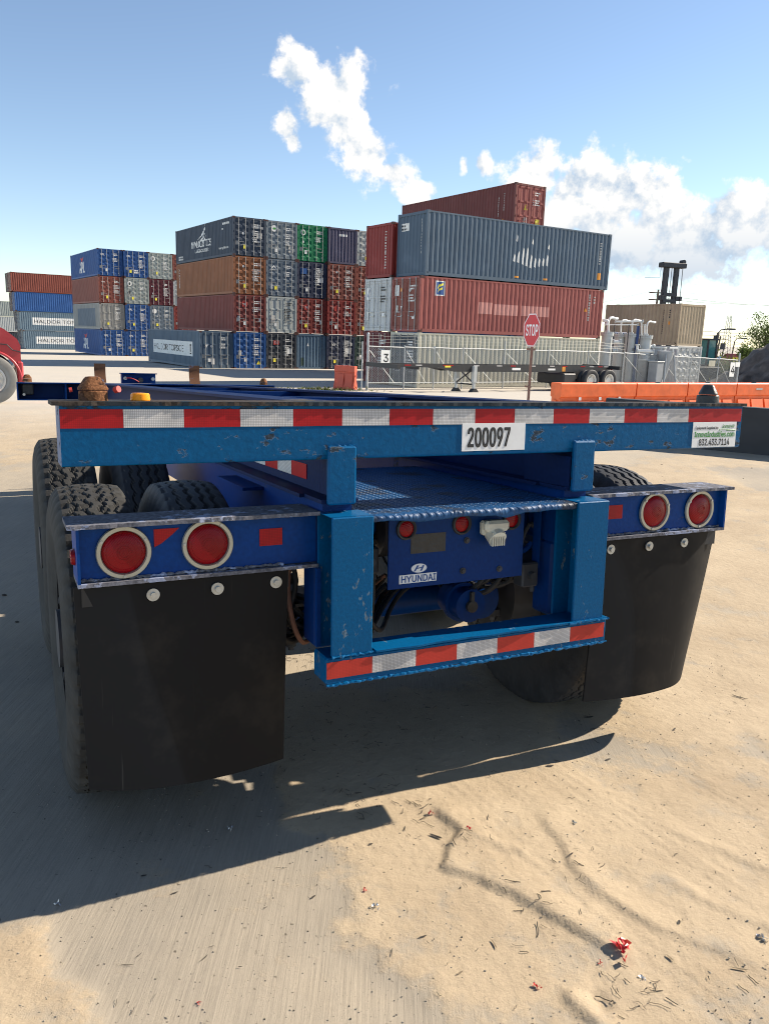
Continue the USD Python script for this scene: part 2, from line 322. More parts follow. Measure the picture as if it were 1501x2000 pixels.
def container_paint(name, col, rust=.2):
    """faded container paint: bleached blotches, streaks running down and rust spots."""
    c = np.array(col) * .74
    nodes = {"tc": ("texture_coordinate", {}), "a": ("noise_texture", {"scale": .9, "detail": 5., "roughness": .65}), "mp": ("mapping", {"scale": (5., 5., .35)}), "st": ("noise_texture", {"scale": 1., "detail": 4., "roughness": .7}),
             "r": ("rgb_ramp", {"ramp": [(.25, tuple(c * .82)), (.55, tuple(c)), (.8, tuple(np.minimum(1, c * 1.2 + .015)))]}), "sm": ("map_range", {"from_min": .52, "from_max": .80, "to_min": 0., "to_max": .55, "clamp": True}),
             "mx": ("mix", {"color2": tuple(c * .55 + np.array([.02, .016, .012]))}), "ru": ("noise_texture", {"scale": 3.2, "detail": 8., "roughness": .75}), "rm": ("map_range", {"from_min": .74 - .1 * rust, "from_max": .82 - .1 * rust, "to_min": 0., "to_max": .8, "clamp": True}),
             "m2": ("mix", {"color2": (.13, .05, .025)}), "p": ("principled_bsdf", {"roughness": .55, "specular_ior_level": .25})}
    return mat(name, nodes, [("tc.object", "a.vector"), ("tc.object", "mp.vector"), ("mp.vector", "st.vector"), ("a.fac", "r.fac"), ("st.fac", "sm.value"), ("r.color", "mx.color1"), ("sm.result", "mx.fac"), ("tc.object", "ru.vector"), ("ru.fac", "rm.value"), ("mx.color", "m2.color1"), ("rm.result", "m2.fac"), ("m2.color", "p.base_color")])
CP = {'navy': (.050, .068, .10), 'blue_grey': (.21, .25, .28), 'green': (.012, .22, .09), 'purple': (.085, .08, .135), 'pale_grey': (.44, .47, .47), 'orange_brown': (.30, .115, .05), 'slate_blue': (.15, .19, .235), 'dark_navy': (.035, .045, .085),
      'red_brown': (.25, .075, .055), 'maroon_red': (.21, .05, .042), 'light_grey': (.50, .54, .52), 'deep_red': (.24, .042, .034), 'haldor_blue': (.095, .145, .205), 'royal_blue': (.022, .10, .31), 'charcoal': (.045, .052, .065), 'steel_blue': (.085, .145, .215),
      'dark_green': (.03, .06, .05), 'apl_blue': (.022, .085, .27), 'grey_green': (.33, .37, .355), 'maroon': (.10, .018, .028), 'dull_grey': (.31, .31, .295), 'rust_red': (.25, .066, .045), 'bright_blue': (.03, .11, .33), 'sea_blue': (.15, .22, .28),
      'ocean_blue': (.085, .13, .185), 'pink_red': (.36, .105, .09), 'beige': (.60, .575, .46), 'grey_door': (.085, .10, .115), 'crimson': (.26, .035, .03), 'white_grey': (.58, .60, .60), 'wine': (.15, .03, .035), 'tan': (.50, .395, .27), 'brown_red': (.17, .045, .04), 'dark_brown': (.09, .04, .035)}
for k_, c_ in CP.items(): container_paint('paint_' + k_, c_)
plain('gasket', (.012, .012, .012), .8)
plain('bar_pale', (.31, .30, .28), .5, .3, var=.2, scale=10.)

# ------------------------------------------------------------------ ground
YAW = 0.5765
A_ = np.array([math.cos(YAW), math.sin(YAW)]); B_ = np.array([-math.sin(YAW), math.cos(YAW)])
from scipy.interpolate import PchipInterpolator
_g = PchipInterpolator([-4000, 0, 12, 16, 22, 28, 31, 54, 84, 123, 260, 4000], [-1.595, -1.595, -1.595, -1.625, -1.92, -2.36, -2.43, -2.70, -2.97, -3.58, -4.6, -4.6])
def ground_z(x, y):
    x, y = np.asarray(x, float), np.asarray(y, float)
    t = B_[0] * x + B_[1] * y; a = A_[0] * x + A_[1] * y
    q = np.clip(a - 33, 0, 25) * np.clip((t - 12) / 10, 0, 1)
    return _g(t) - .026 * q
def GZ(x, y): return float(ground_z(x, y))

def seg_dist(P, path):
    """signed distance to a polyline and the running length: P (n, 2)."""
    best = np.full(len(P), 1e9); side = np.zeros(len(P)); run = np.zeros(len(P)); L = 0
    path = np.array(path, float)
    for a, b in zip(path[:-1], path[1:]):
        d = b - a; n_ = np.linalg.norm(d); d = d / n_
        t = np.clip((P - a) @ d, 0, n_); q = P - (a + t[:, None] * d); dist = np.linalg.norm(q, axis=1)
        m = dist < best; best[m] = dist[m]; side[m] = np.sign(d[0] * q[m, 1] - d[1] * q[m, 0]); run[m] = L + t[m]; L += n_
    return best, side, run / L

def axis(fine0, fine1, step, lo, hi, ratio):
    c = list(np.arange(fine0, fine1 + 1e-9, step)); s = step
    while c[-1] < hi: s *= ratio; c.append(c[-1] + s)
    s = step; left = []
    x = fine0
    while x > lo: s *= ratio; x -= s; left.append(x)
    return np.array(left[::-1] + c)
gx = axis(-1.3, 1.9, .011, -3500, 3500, 1.055); gy = axis(1.35, 3.6, .011, -400, 4000, 1.04)
X, Y = np.meshgrid(gx, gy); P2 = np.stack([X.ravel(), Y.ravel()], 1)
Zg = ground_z(P2[:, 0], P2[:, 1])
near = (P2[:, 0] > -9) & (P2[:, 0] < 14) & (P2[:, 1] > 0.5) & (P2[:, 1] < 18)
Q = P2[near]; q3 = np.c_[Q, np.zeros(len(Q))]
fb = meshkit.fbm(q3 * 1.6, 5, 3) - .5; q3r = q3 @ np.array([[.8, .6, 0], [-.6, .8, 0], [0, 0, 1]]); fine = .5 * (meshkit.fbm(q3r * 8.3, 4, 9) + meshkit.fbm(q3 @ np.array([[.36, -.93, 0], [.93, .36, 0], [0, 0, 1.]]) * 11., 3, 19)) - .5
perp = .84 * Q[:, 0] + .54 * Q[:, 1]; along = .54 * Q[:, 0] - .84 * Q[:, 1]
w1 = (meshkit.fbm(q3 * 2.3, 4, 21) - .5) * .5
def sst(x, a, b):
    t = np.clip((x - a) / (b - a), 0, 1); return t * t * (3 - 2 * t)
right = sst(perp + w1, .98, 1.12)                                   # drift of sand to the right of the swept concrete
left = (1 - sst(perp + w1 * .5, .26, .36)) * sst(along, -2.15, -2.0) * sst(-Q[:, 1], -2.05, -1.85)  # small drift at the lower left
far = sst(fb, -.02, .10) * sst(Q[:, 1], 2.7, 3.6) * sst(Q[:, 0], -.4, .2)
patch = sst(meshkit.fbm(q3 * np.array([.8, .5, 1]), 4, 31) - .5, .05, .14) * sst(Q[:, 1], 2.5, 3.0) * .8
sand = np.clip(np.maximum.reduce([right * sst(4.6 - Q[:, 1], 0, 1.4), left, far * .9, right * .75]) - patch, 0, 1)
z = sand * (.010 + .006 * fb) + .0025 * sand * fine
warp = np.c_[fine, meshkit.fbm(q3r * 9., 3, 77) - .5] * .035
def ridge(path, h, w_far, w_near, flip=1, fade=(.0, .12, .85, 1.)):
    d, s, r = seg_dist(Q + warp, path); f = sst(r, fade[0], fade[1]) * (1 - sst(r, fade[2], fade[3]))
    inside = s * flip > 0
    return h * f * np.where(inside, np.exp(-(d / w_far) ** 2), np.exp(-(d / w_near) ** 2)) * (1 + .5 * fine)
z += ridge([(.20, 2.50), (.23, 2.40), (.29, 2.31), (.25, 2.24), (.225, 2.13), (.28, 2.10), (.41, 2.03), (.51, 1.94), (.64, 1.82), (.72, 1.74)], .013, .11, .013)
z += ridge([(.55, 2.46), (.57, 2.40), (.61, 2.28), (.62, 2.15), (.66, 2.05), (.73, 1.96), (.85, 1.87), (1.05, 1.74)], .008, .07, .012)
z += ridge([(.47, 1.69), (.50, 1.63), (.55, 1.56), (.60, 1.48)], .011, .04, .012, fade=(0, .2, .8, 1))
z -= ridge([(.55, 1.69), (.57, 1.65), (.58, 1.61)], .008, .018, .018, fade=(0, .3, .7, 1))
z += ridge([(.30, 2.30), (.40, 2.25), (.50, 2.20)], .005, .03, .012); z += ridge([(.85, 2.15), (1.0, 2.0), (1.2, 1.84), (1.4, 1.7)], .005, .04, .014); z += ridge([(.95, 2.4), (1.15, 2.22), (1.4, 2.02)], .005, .04, .014)
tread = sst(np.cos((perp - 1.62 + .06 * fb) * 2 * np.pi / .42), .35, .75)
tracks = (np.sin((perp + .05 * fb) * 150.) * .0011 * np.abs(np.sin(along * 60.)) ** .5 * tread + np.sin((perp + .25 * fb) * 34.) * .0010) * sst(perp, 1.2, 1.45) * sst(-Q[:, 1], -3.2, -2.7) * sand
z += tracks
Zg[near] += z
sandv = np.zeros(len(P2)); sandv[near] = np.clip(sand, 0, 1)
edge = sst(np.maximum(np.abs(P2[:, 0] - 2.5) - 8, np.abs(P2[:, 1] - 9) - 6), 0, 3)
sandv = sandv * (1 - edge) + .16 * edge
nx, ny = len(gx), len(gy); I = np.arange(nx * ny).reshape(ny, nx)
F = np.stack([I[:-1, :-1], I[:-1, 1:], I[1:, 1:], I[1:, :-1]], -1).reshape(-1, 4)
gm = UsdGeom.Mesh.Define(stage, '/World/ground')
gm.CreatePointsAttr(Vt.Vec3fArray.FromNumpy(np.c_[P2, Zg].astype(np.float32))); gm.CreateFaceVertexCountsAttr(Vt.IntArray.FromNumpy(np.full(len(F), 4, np.int32))); gm.CreateFaceVertexIndicesAttr(Vt.IntArray.FromNumpy(F.astype(np.int32).ravel())); gm.CreateSubdivisionSchemeAttr('none')
def vnormals(V, F4):
    Fn = np.vstack([F4[:, [0, 1, 2]], F4[:, [0, 2, 3]]]); fn = np.cross(V[Fn[:, 1]] - V[Fn[:, 0]], V[Fn[:, 2]] - V[Fn[:, 0]]); N = np.zeros_like(V)
    for k in range(3): np.add.at(N, Fn[:, k], fn)
    return N / np.linalg.norm(N, axis=1, keepdims=True)
gm.CreateNormalsAttr(Vt.Vec3fArray.FromNumpy(vnormals(np.c_[P2, Zg], F).astype(np.float32))); gm.SetNormalsInterpolation('vertex')
pale = sst(np.maximum(np.abs(P2[:, 0] - 1.5) - 6, np.abs(P2[:, 1] - 3) - 5), 0, 12)     # ground colour blends paler farther out in the yard
UsdGeom.PrimvarsAPI(gm).CreatePrimvar('pale', Sdf.ValueTypeNames.FloatArray, 'vertex').Set(Vt.FloatArray.FromNumpy(pale.astype(np.float32)))
UsdGeom.PrimvarsAPI(gm).CreatePrimvar('sand', Sdf.ValueTypeNames.FloatArray, 'vertex').Set(Vt.FloatArray.FromNumpy(sandv.astype(np.float32)))
SAND, CONC = np.array([.375, .298, .202]), np.array([.325, .278, .213])
gmat = mat('ground_look', {
    "g": ("geometry", {}), "at": ("attribute", {"attribute": "sand"}),
    "e": ("noise_texture", {"scale": 5.5, "detail": 9., "roughness": .72}), "e2": ("map_range", {"from_min": .3, "from_max": .7, "to_min": -.55, "to_max": .55}), "sm": ("math", {"math_type": "add"}), "mk": ("map_range", {"range_type": "smoothstep", "from_min": .22, "from_max": .78, "clamp": True}),
    "gr": ("noise_texture", {"scale": 420., "detail": 2., "roughness": .7}), "gs": ("noise_texture", {"scale": 2.2, "detail": 6., "roughness": .65}),
    "sr": ("rgb_ramp", {"ramp": [(.28, tuple(SAND * .5)), (.44, tuple(SAND * .95)), (.6, tuple(SAND * 1.08)), (.75, tuple(SAND * 1.35))]}), "sb": ("rgb_ramp", {"ramp": [(.3, (.84, .82, .80)), (.7, (1.1, 1.1, 1.1))]}), "s2": ("mix", {"mix_type": "multiply", "fac": 1.}),
    "mp": ("mapping", {"rotation": (0, 0, 1.0), "scale": (1., .03, 1.)}), "br": ("noise_texture", {"scale": 150., "detail": 4., "roughness": .65}), "cr": ("rgb_ramp", {"ramp": [(.28, tuple(CONC * .84)), (.5, tuple(CONC)), (.75, tuple(CONC * 1.14))]}),
    "cg": ("noise_texture", {"scale": 700., "detail": 1.}), "cgr": ("rgb_ramp", {"ramp": [(.3, (.72, .72, .72)), (.6, (1.06, 1.06, 1.06))]}), "c2": ("mix", {"mix_type": "multiply", "fac": 1.}),
    "cs": ("noise_texture", {"scale": .55, "detail": 7., "roughness": .65}), "csr": ("rgb_ramp", {"ramp": [(.3, (.78, .80, .84)), (.5, (1., 1., 1.)), (.7, (1.22, 1.17, 1.08))]}), "c3": ("mix", {"mix_type": "multiply", "fac": 1.}),
    "pa": ("attribute", {"attribute": "pale"}), "pam": ("math", {"math_type": "multiply", "value2": .72}), "pmx": ("mix", {"color2": (.47, .435, .38)}), "mx": ("mix", {}), "sp": ("noise_texture", {"scale": 55., "detail": 3., "roughness": .5}), "spm": ("map_range", {"from_min": .705, "from_max": .73, "to_min": 0., "to_max": .75, "clamp": True}), "sx": ("mix", {"color2": (.05, .04, .03)}),
    "mki": ("math", {"math_type": "subtract", "value1": 1.0}), "brm": ("math", {"math_type": "multiply"}), "cav": ("math", {"math_type": "multiply_add", "value2": .35}), "b1": ("bump", {"strength": .55, "distance": .0022}), "rp": ("noise_texture", {"scale": 26., "detail": 4., "roughness": .6}), "b2": ("bump", {"strength": .5, "distance": .010}), "rpm": ("math", {"math_type": "multiply"}),
    "p": ("principled_bsdf", {"roughness": .92, "specular_ior_level": .2})},
    [("g.position", "e.vector"), ("g.position", "gr.vector"), ("g.position", "gs.vector"), ("g.position", "mp.vector"), ("mp.vector", "br.vector"), ("g.position", "cg.vector"), ("g.position", "cs.vector"), ("g.position", "sp.vector"), ("g.position", "rp.vector"),
     ("e.fac", "e2.value"), ("at.fac", "sm.value1"), ("e2.result", "sm.value2"), ("sm.value", "mk.value"), ("gr.fac", "sr.fac"), ("gs.fac", "sb.fac"), ("sr.color", "s2.color1"), ("sb.color", "s2.color2"), ("br.fac", "cr.fac"), ("cg.fac", "cgr.fac"), ("cr.color", "c2.color1"), ("cgr.color", "c2.color2"),
     ("cs.fac", "csr.fac"), ("c2.color", "c3.color1"), ("csr.color", "c3.color2"), ("c3.color", "mx.color1"), ("s2.color", "mx.color2"), ("mk.result", "mx.fac"), ("sp.fac", "spm.value"), ("mx.color", "pmx.color1"), ("pa.fac", "pam.value1"), ("pam.value", "pmx.fac"), ("pmx.color", "sx.color1"), ("spm.result", "sx.fac"), ("sx.color", "p.base_color"),
     ("gr.fac", "cav.value1"), ("brm.value", "cav.value3"), ("br.fac", "brm.value1"), ("mki.value", "brm.value2"), ("mk.result", "mki.value2"), ("cav.value", "b1.height"), ("rp.fac", "rpm.value1"), ("mk.result", "rpm.value2"), ("rpm.value", "b2.height"), ("b1.normal", "b2.normal"), ("b2.normal", "p.normal")])
UsdShade.MaterialBindingAPI.Apply(gm.GetPrim()).Bind(gmat)
data(gm.GetPrim(), 'broom finished concrete yard with drifts of tan sand blown over it', None, None, 'structure')

# ------------------------------------------------------------------ shipping containers
PT, DEP, BAND = .278, .042, (.110, .068, .032)   # corrugation: pitch, depth; outer flat, slope, (inner flat = the rest)
def corr_profile(L, x0):
    """breakpoints (x, depth below the outer face) of a corrugated panel from x0 to x0 + L"""
    n_ = max(1, int(L // PT)); p = L / n_; k = p / PT; out = [(x0, 0.)]
    for i in range(n_):
        s = x0 + i * p + .035 * k
        out += [(s, 0.), (s + .068 * k, DEP), (s + .068 * k + .070 * k, DEP), (s + .206 * k, 0.)]
    out.append((x0 + L, 0.)); return out

def corr_panel(L, z0, z1, x0=0.):
    """in (x, z) with the outer face at y = 0 facing -y"""
    pr = corr_profile(L, x0); V, F = [], []
    for (x, d) in pr: V += [(x, d, z0), (x, d, z1)]
    for i in range(len(pr) - 1): F += [[2 * i, 2 * i + 2, 2 * i + 3], [2 * i, 2 * i + 3, 2 * i + 1]]
    return trimesh.Trimesh(np.array(V), F, process=False)

def drape(geom, prof, lift=.003):
    """a flat outline painted on the corrugation: cut at the folds and bent to them."""
    out = []
    for (xa, da), (xb, db) in zip(prof[:-1], prof[1:]):
        if xb - xa < 1e-6: continue
        g = geom.intersection(sbox(xa, -9, xb, 9))
        for q in (g.geoms if hasattr(g, 'geoms') else [g]):
            if not isinstance(q, Polygon) or q.area < 1e-5: continue
            v, f = trimesh.creation.triangulate_polygon(q, engine='earcut')
            d = da + (db - da) * (v[:, 0] - xa) / (xb - xa) - lift
            m_ = trimesh.Trimesh(np.c_[v[:, 0], d, v[:, 1]], f, process=False)
            if len(m_.faces) and m_.face_normals[0][1] > 0: m_.invert()
            out.append(m_)
    return cat(out) if out else None

_tx = {}
def text_poly(s, h, width=None, bold=True):
    if (s, bold) not in _tx:
        m = meshkit.text_mesh(s, 1., .01, bold); top = m.faces[(m.face_normals[:, 2] > .9)]
        _tx[(s, bold)] = shapely.union_all([Polygon(m.vertices[f][:, :2]).buffer(1e-4) for f in top]).simplify(.012)
    g = affinity.scale(_tx[(s, bold)], h, h, origin=(0, 0)); b = g.bounds
    if width: g = affinity.scale(g, width / (b[2] - b[0]), 1, origin=(b[0], 0))
    return affinity.translate(g, -g.bounds[0], 0)

def bars(x, z, n_, w_, h_=.07, gap=.055, r=None):
    """small stencilled lines, too far off to read: rows of short dashes"""
    g = []; r = r or random
    for i in range(n_):
        xx_ = x; end = x + w_ * r.uniform(.55, 1.)
        while xx_ < end:
            d = r.uniform(.05, .16); g.append(sbox(xx_, z - i * (h_ + gap) - h_, min(xx_ + d, end), z - i * (h_ + gap))); xx_ += d + .035
    return shapely.union_all(g)

W_, HC = 2.438, 2.896
def rot_end(m):      # panel built in (x, z) facing -y  ->  end wall at x = 0 facing -x, its x running along -y
    return xf(m, frame((0, W_, 0), (0, -1, 0), (1, 0, 0), (0, 0, 1)))

def container(label, paint, M, H=2.591, L=12.192, end='door', side_marks=(), end_marks=(), far_side_marks=(), group=None, door=None, bars_mat='bar_pale', panels=5, post=None, detail=1, seed=0, sticker=True, flags=('front', 'near', 'far')):
    r = random.Random(seed * 31 + 5)
    t = thing('shipping_container', label, 'shipping container', M, group)
    pm = 'paint_' + paint; dm = 'paint_' + (door or paint); fm = 'paint_' + (post or paint)
    pw = .10
    for x in (0, L - pw):
        for y in (0, W_ - pw): part(t, 'corner_post', bx(x, x + pw, y, y + pw, .118, H - .118), fm)
    cc = [bx(x, x + .178, y, y + .162, z, z + .118, .006) for x in (-.004, L - .174) for y in (-.004, W_ - .158) for z in (0, H - .118)]
    for c_ in cc: part(t, 'corner_casting', c_, 'paint_dark_brown' if paint not in ('white_grey', 'tan', 'beige', 'ocean_blue') else fm)
    part(t, 'top_rails', cat(bx(.17, L - .17, .01, .07, H - .085, H - .02), bx(.17, L - .17, W_ - .07, W_ - .01, H - .085, H - .02), bx(L - .09, L - .01, .15, W_ - .15, H - .11, H - .02)), fm)
    part(t, 'bottom_rails', cat(bx(.17, L - .17, .006, .05, .03, .185), bx(.17, L - .17, W_ - .05, W_ - .006, .03, .185), bx(L - .09, L - .01, .15, W_ - .15, .03, .185)), fm)
    part(t, 'roof', bx(.1, L - .05, .05, W_ - .05, H - .045, H - .028), pm)
    z0, z1 = .18, H - .08
    s = corr_panel(L - 2 * pw, z0, z1, pw); prof = corr_profile(L - 2 * pw, pw)
    near_ = moved(s, (0, .012, 0)); part(t, 'side_panel', near_, pm)
    farp = s.copy(); farp.apply_transform(frame((L, W_ - .012, 0), (-1, 0, 0), (0, -1, 0), (0, 0, 1))); part(t, 'side_panel', farp, pm)
    for im, (geom, mk) in enumerate(side_marks):
        d = drape(geom, prof, .003 + .002 * im)
        if d is not None: part(t, 'painted_mark', moved(d, (0, .012, 0)), mk, kind='stuff' if len(getattr(geom, 'geoms', [1])) > 1 else None)
    for im, (geom, mk) in enumerate(far_side_marks):
        d = drape(geom, prof, .003 + .002 * im)
        if d is not None: part(t, 'painted_mark', xf(d, frame((L, W_ - .012, 0), (-1, 0, 0), (0, -1, 0), (0, 0, 1))), mk, kind='stuff' if len(getattr(geom, 'geoms', [1])) > 1 else None)
    part(t, 'end_panel', moved(bx(L - .05, L - .03, .1, W_ - .1, z0, z1), (0, 0, 0)), pm)
    # the end at x = 0
    E0 = lambda m: rot_end(m)
    part(t, 'end_sill', E0(bx(.1, W_ - .1, .004, .08, .03, .165)), fm); part(t, 'end_header', E0(bx(.1, W_ - .1, .004, .08, H - .14, H - .02)), fm)
    iw = W_ - 2 * pw
    if end == 'front':
        part(t, 'front_panel', E0(moved(corr_panel(iw, z0 - .02, H - .13, pw), (0, .02, 0))), pm)
        ep = corr_profile(iw, pw); base = .02
        for im, (geom, mk) in enumerate(end_marks):
            d = drape(geom, ep, .003 + .002 * im)
            if d is not None: part(t, 'painted_mark', E0(moved(d, (0, base, 0))), mk, kind='stuff' if len(getattr(geom, 'geoms', [1])) > 1 else None)
    else:
        dw = iw / 2 - .012; zb, zt = .175, H - .15
        part(t, 'door_gasket', E0(bx(pw, W_ - pw, .052, .07, zb - .01, zt + .01)), 'gasket')
        for k in (0, 1):
            x0 = pw + .006 + k * (iw / 2 + .006); prof_v = []
            pts = [(zb, 0)]; ph = (zt - zb - .12) / panels
            for i in range(panels):
                a = zb + .06 + i * ph
                if panels >= 4: pts += [(a + .07, 0), (a + .12, .032), (a + ph - .12, .032), (a + ph - .07, 0)]
                else: pts += [(a + .04, 0), (a + .05, .02), (a + ph - .05, .02), (a + ph - .04, 0)]
            pts.append((zt, 0)); V, F_ = [], []
            xi0, xi1 = x0 + .055, x0 + dw - .055
            for (zz, d) in pts: V += [(xi0, .012 + d, zz), (xi1, .012 + d, zz)]
            for i in range(len(pts) - 1): F_ += [[2 * i, 2 * i + 1, 2 * i + 3], [2 * i, 2 * i + 3, 2 * i + 2]]
            leaf = cat(trimesh.Trimesh(np.array(V), F_, process=False), bx(x0, xi0, .008, .05, zb, zt), bx(xi1, x0 + dw, .008, .05, zb, zt))
            dp = part(t, 'door', E0(leaf), dm)
            for fx in (.27, .73):
                xb = x0 + dw * fx
                part(dp, 'locking_bar', E0(cat(cyl((xb, -.012, .10), (xb, -.012, H - .09), .019, 6), *[bx(xb - .035, xb + .035, -.03, .012, zz, zz + .05) for zz in (.09, .75, 1.5, H - .14)])), bars_mat)
            part(dp, 'handle', E0(bx(x0 + dw * .27, x0 + dw * .62, -.03, -.012, .92 + .02 * k, .95 + .02 * k)), bars_mat); part(dp, 'handle', E0(bx(x0 + dw * .42, x0 + dw * .75, -.03, -.012, .72, .75)), bars_mat)
            for zz in (.35, .95, 1.55, 2.1): part(dp, 'hinge', E0(bx(x0 - .02 if k == 0 else x0 + dw - .02, x0 + .02 if k == 0 else x0 + dw + .02, -.012, .02, zz, zz + .12)), fm)
        flat = [(pw, 0.), (W_ - pw, 0.)]
        for im, (geom, mk) in enumerate(end_marks):
            d = drape(geom, flat, .003 + .002 * im)
            if d is not None: part(t, 'door_mark', E0(moved(d, (0, .006, 0))), mk, kind='stuff' if len(getattr(geom, 'geoms', [1])) > 1 else None)
        if detail:
            xr = pw + iw / 2
            mk = 'mark_white' if paint not in ('white_grey', 'pale_grey', 'light_grey') else 'mark_black'
            g = [bars(xr + .30, H - .42, 2, .60, r=r), bars(xr + .22, H - .85, 3, .62, r=r)]
            if seed % 3: g.append(bars(xr + .22, H - 1.28, 3, .6, r=r))
            part(t, 'stencilled_lines', E0(moved(drape(shapely.union_all(g), flat), (0, .006, 0))), mk, kind='stuff')
            if sticker:
                cx = r.uniform(.55, .75); zz = r.uniform(.42, .52)
                part(t, 'data_sticker', E0(moved(drape(sbox(cx, zz, cx + .20, zz + .28), flat), (0, -.018, 0))), r.choice(['mark_yellow', 'mark_yellow', 'mark_white']))
                part(t, 'data_plate', E0(moved(drape(sbox(.2, .72, .42, .98), flat), (0, .006, 0))), 'bar_pale')
                part(t, 'small_decal', E0(moved(drape(sbox(1.95, .3, 2.06, .36), flat), (0, .006, 0))), 'mark_white')
    return t

def disc(x, z, r_, n_=20): return affinity.scale(Point(x, z).buffer(1., n_ // 4), r_, r_, origin=(x, z))
def TP(s, h, x, z, width=None, bold=True): return affinity.translate(text_poly(s, h, width, bold), x, z)
def yaw_a(o): return at(o, YAW)                                            # long side along a, x = 0 end to the left
def yaw_b(o): return at((o[0] + W_ * A_[0], o[1] + W_ * A_[1], o[2]), YAW + math.pi / 2)   # long side running away, end at x = 0 faces the camera

# marks
APL_SIDE = lambda x: [(TP('APL', 1.05, x, .55, 2.3), 'mark_white'), (shapely.union_all([Polygon([(x + .5, 2.05), (x + 1.2, 1.95), (x + 1.9, 2.1), (x + 1.5, 1.75), (x + 1.0, 1.72)]), Polygon([(x + .9, 1.75), (x + 1.5, 1.75), (x + 1.2, 1.6)])]), 'mark_red')]
APL_DOOR = [(TP('APL', .18, .28, 1.95, .42), 'mark_white')]
def haldor(L, x, w_):
    z = .78; board = sbox(x, z, x + w_, z + 1.02); lw = w_ * .80
    logo = shapely.union_all([sbox(x + w_ - .62, z + .72, x + w_ - .22, z + .84), sbox(x + w_ - .46, z + .30, x + w_ - .38, z + .74), sbox(x + w_ - .62, z + .15, x + w_ - .22, z + .22), sbox(x + w_ - .26, z + .22, x + w_ - .22, z + .62)])
    return board, [TP('HALDOR TOPSOE', .46, x + .28, z + .26, lw - .35, False), logo]
SAILS = [Polygon([(0, 0), (.55, .35), (1.05, .9), (1.3, 1.5), (1.2, .95), (.9, .4)]), Polygon([(.35, -.1), (.85, .2), (1.2, .6), (1.0, .15), (.7, -.12)]), Polygon([(.75, -.2), (1.1, .05), (1.3, .35), (1.2, -.05), (1.0, -.22)])]

# stack of four tiers in the middle: five columns of ends, origin at the near left corner of column 0
OB = np.array([-11.072, 57.464, -2.72]); H_ = 2.591
def colpos(o, col, row, j=0.): return (o[0] + A_[0] * 2.50 * col + B_[0] * j, o[1] + A_[1] * 2.50 * col + B_[1] * j, o[2] + row * 2.592)
LX = 12.192
nyk = [(affinity.translate(affinity.scale(shapely.union_all(SAILS), 1.5, .75, origin=(0, 0)), 4.9, 1.50), 'mark_white'), (TP('NYKLOGISTICS', .46, 3.7, .98, 4.2), 'mark_white'), (TP('& MEGACARRIER', .22, 4.4, .60, 3.0), 'mark_white'), (TP('www.nykline.com', .15, 9.4, .55, 1.9), 'mark_white'), (bars(.7, .55, 2, 1.3, .12), 'mark_white'), (bars(10.2, 2.3, 1, 1.5, .14), 'mark_white'), (bars(10., 1.95, 1, .5, .12), 'mark_white')]
CAI = [(affinity.translate(affinity.rotate(text_poly('CARONTE', .16, 1.5), -90, origin=(0, 0)), .55, 2.2), 'mark_white')]
BG = 'containers in the tall middle stack'
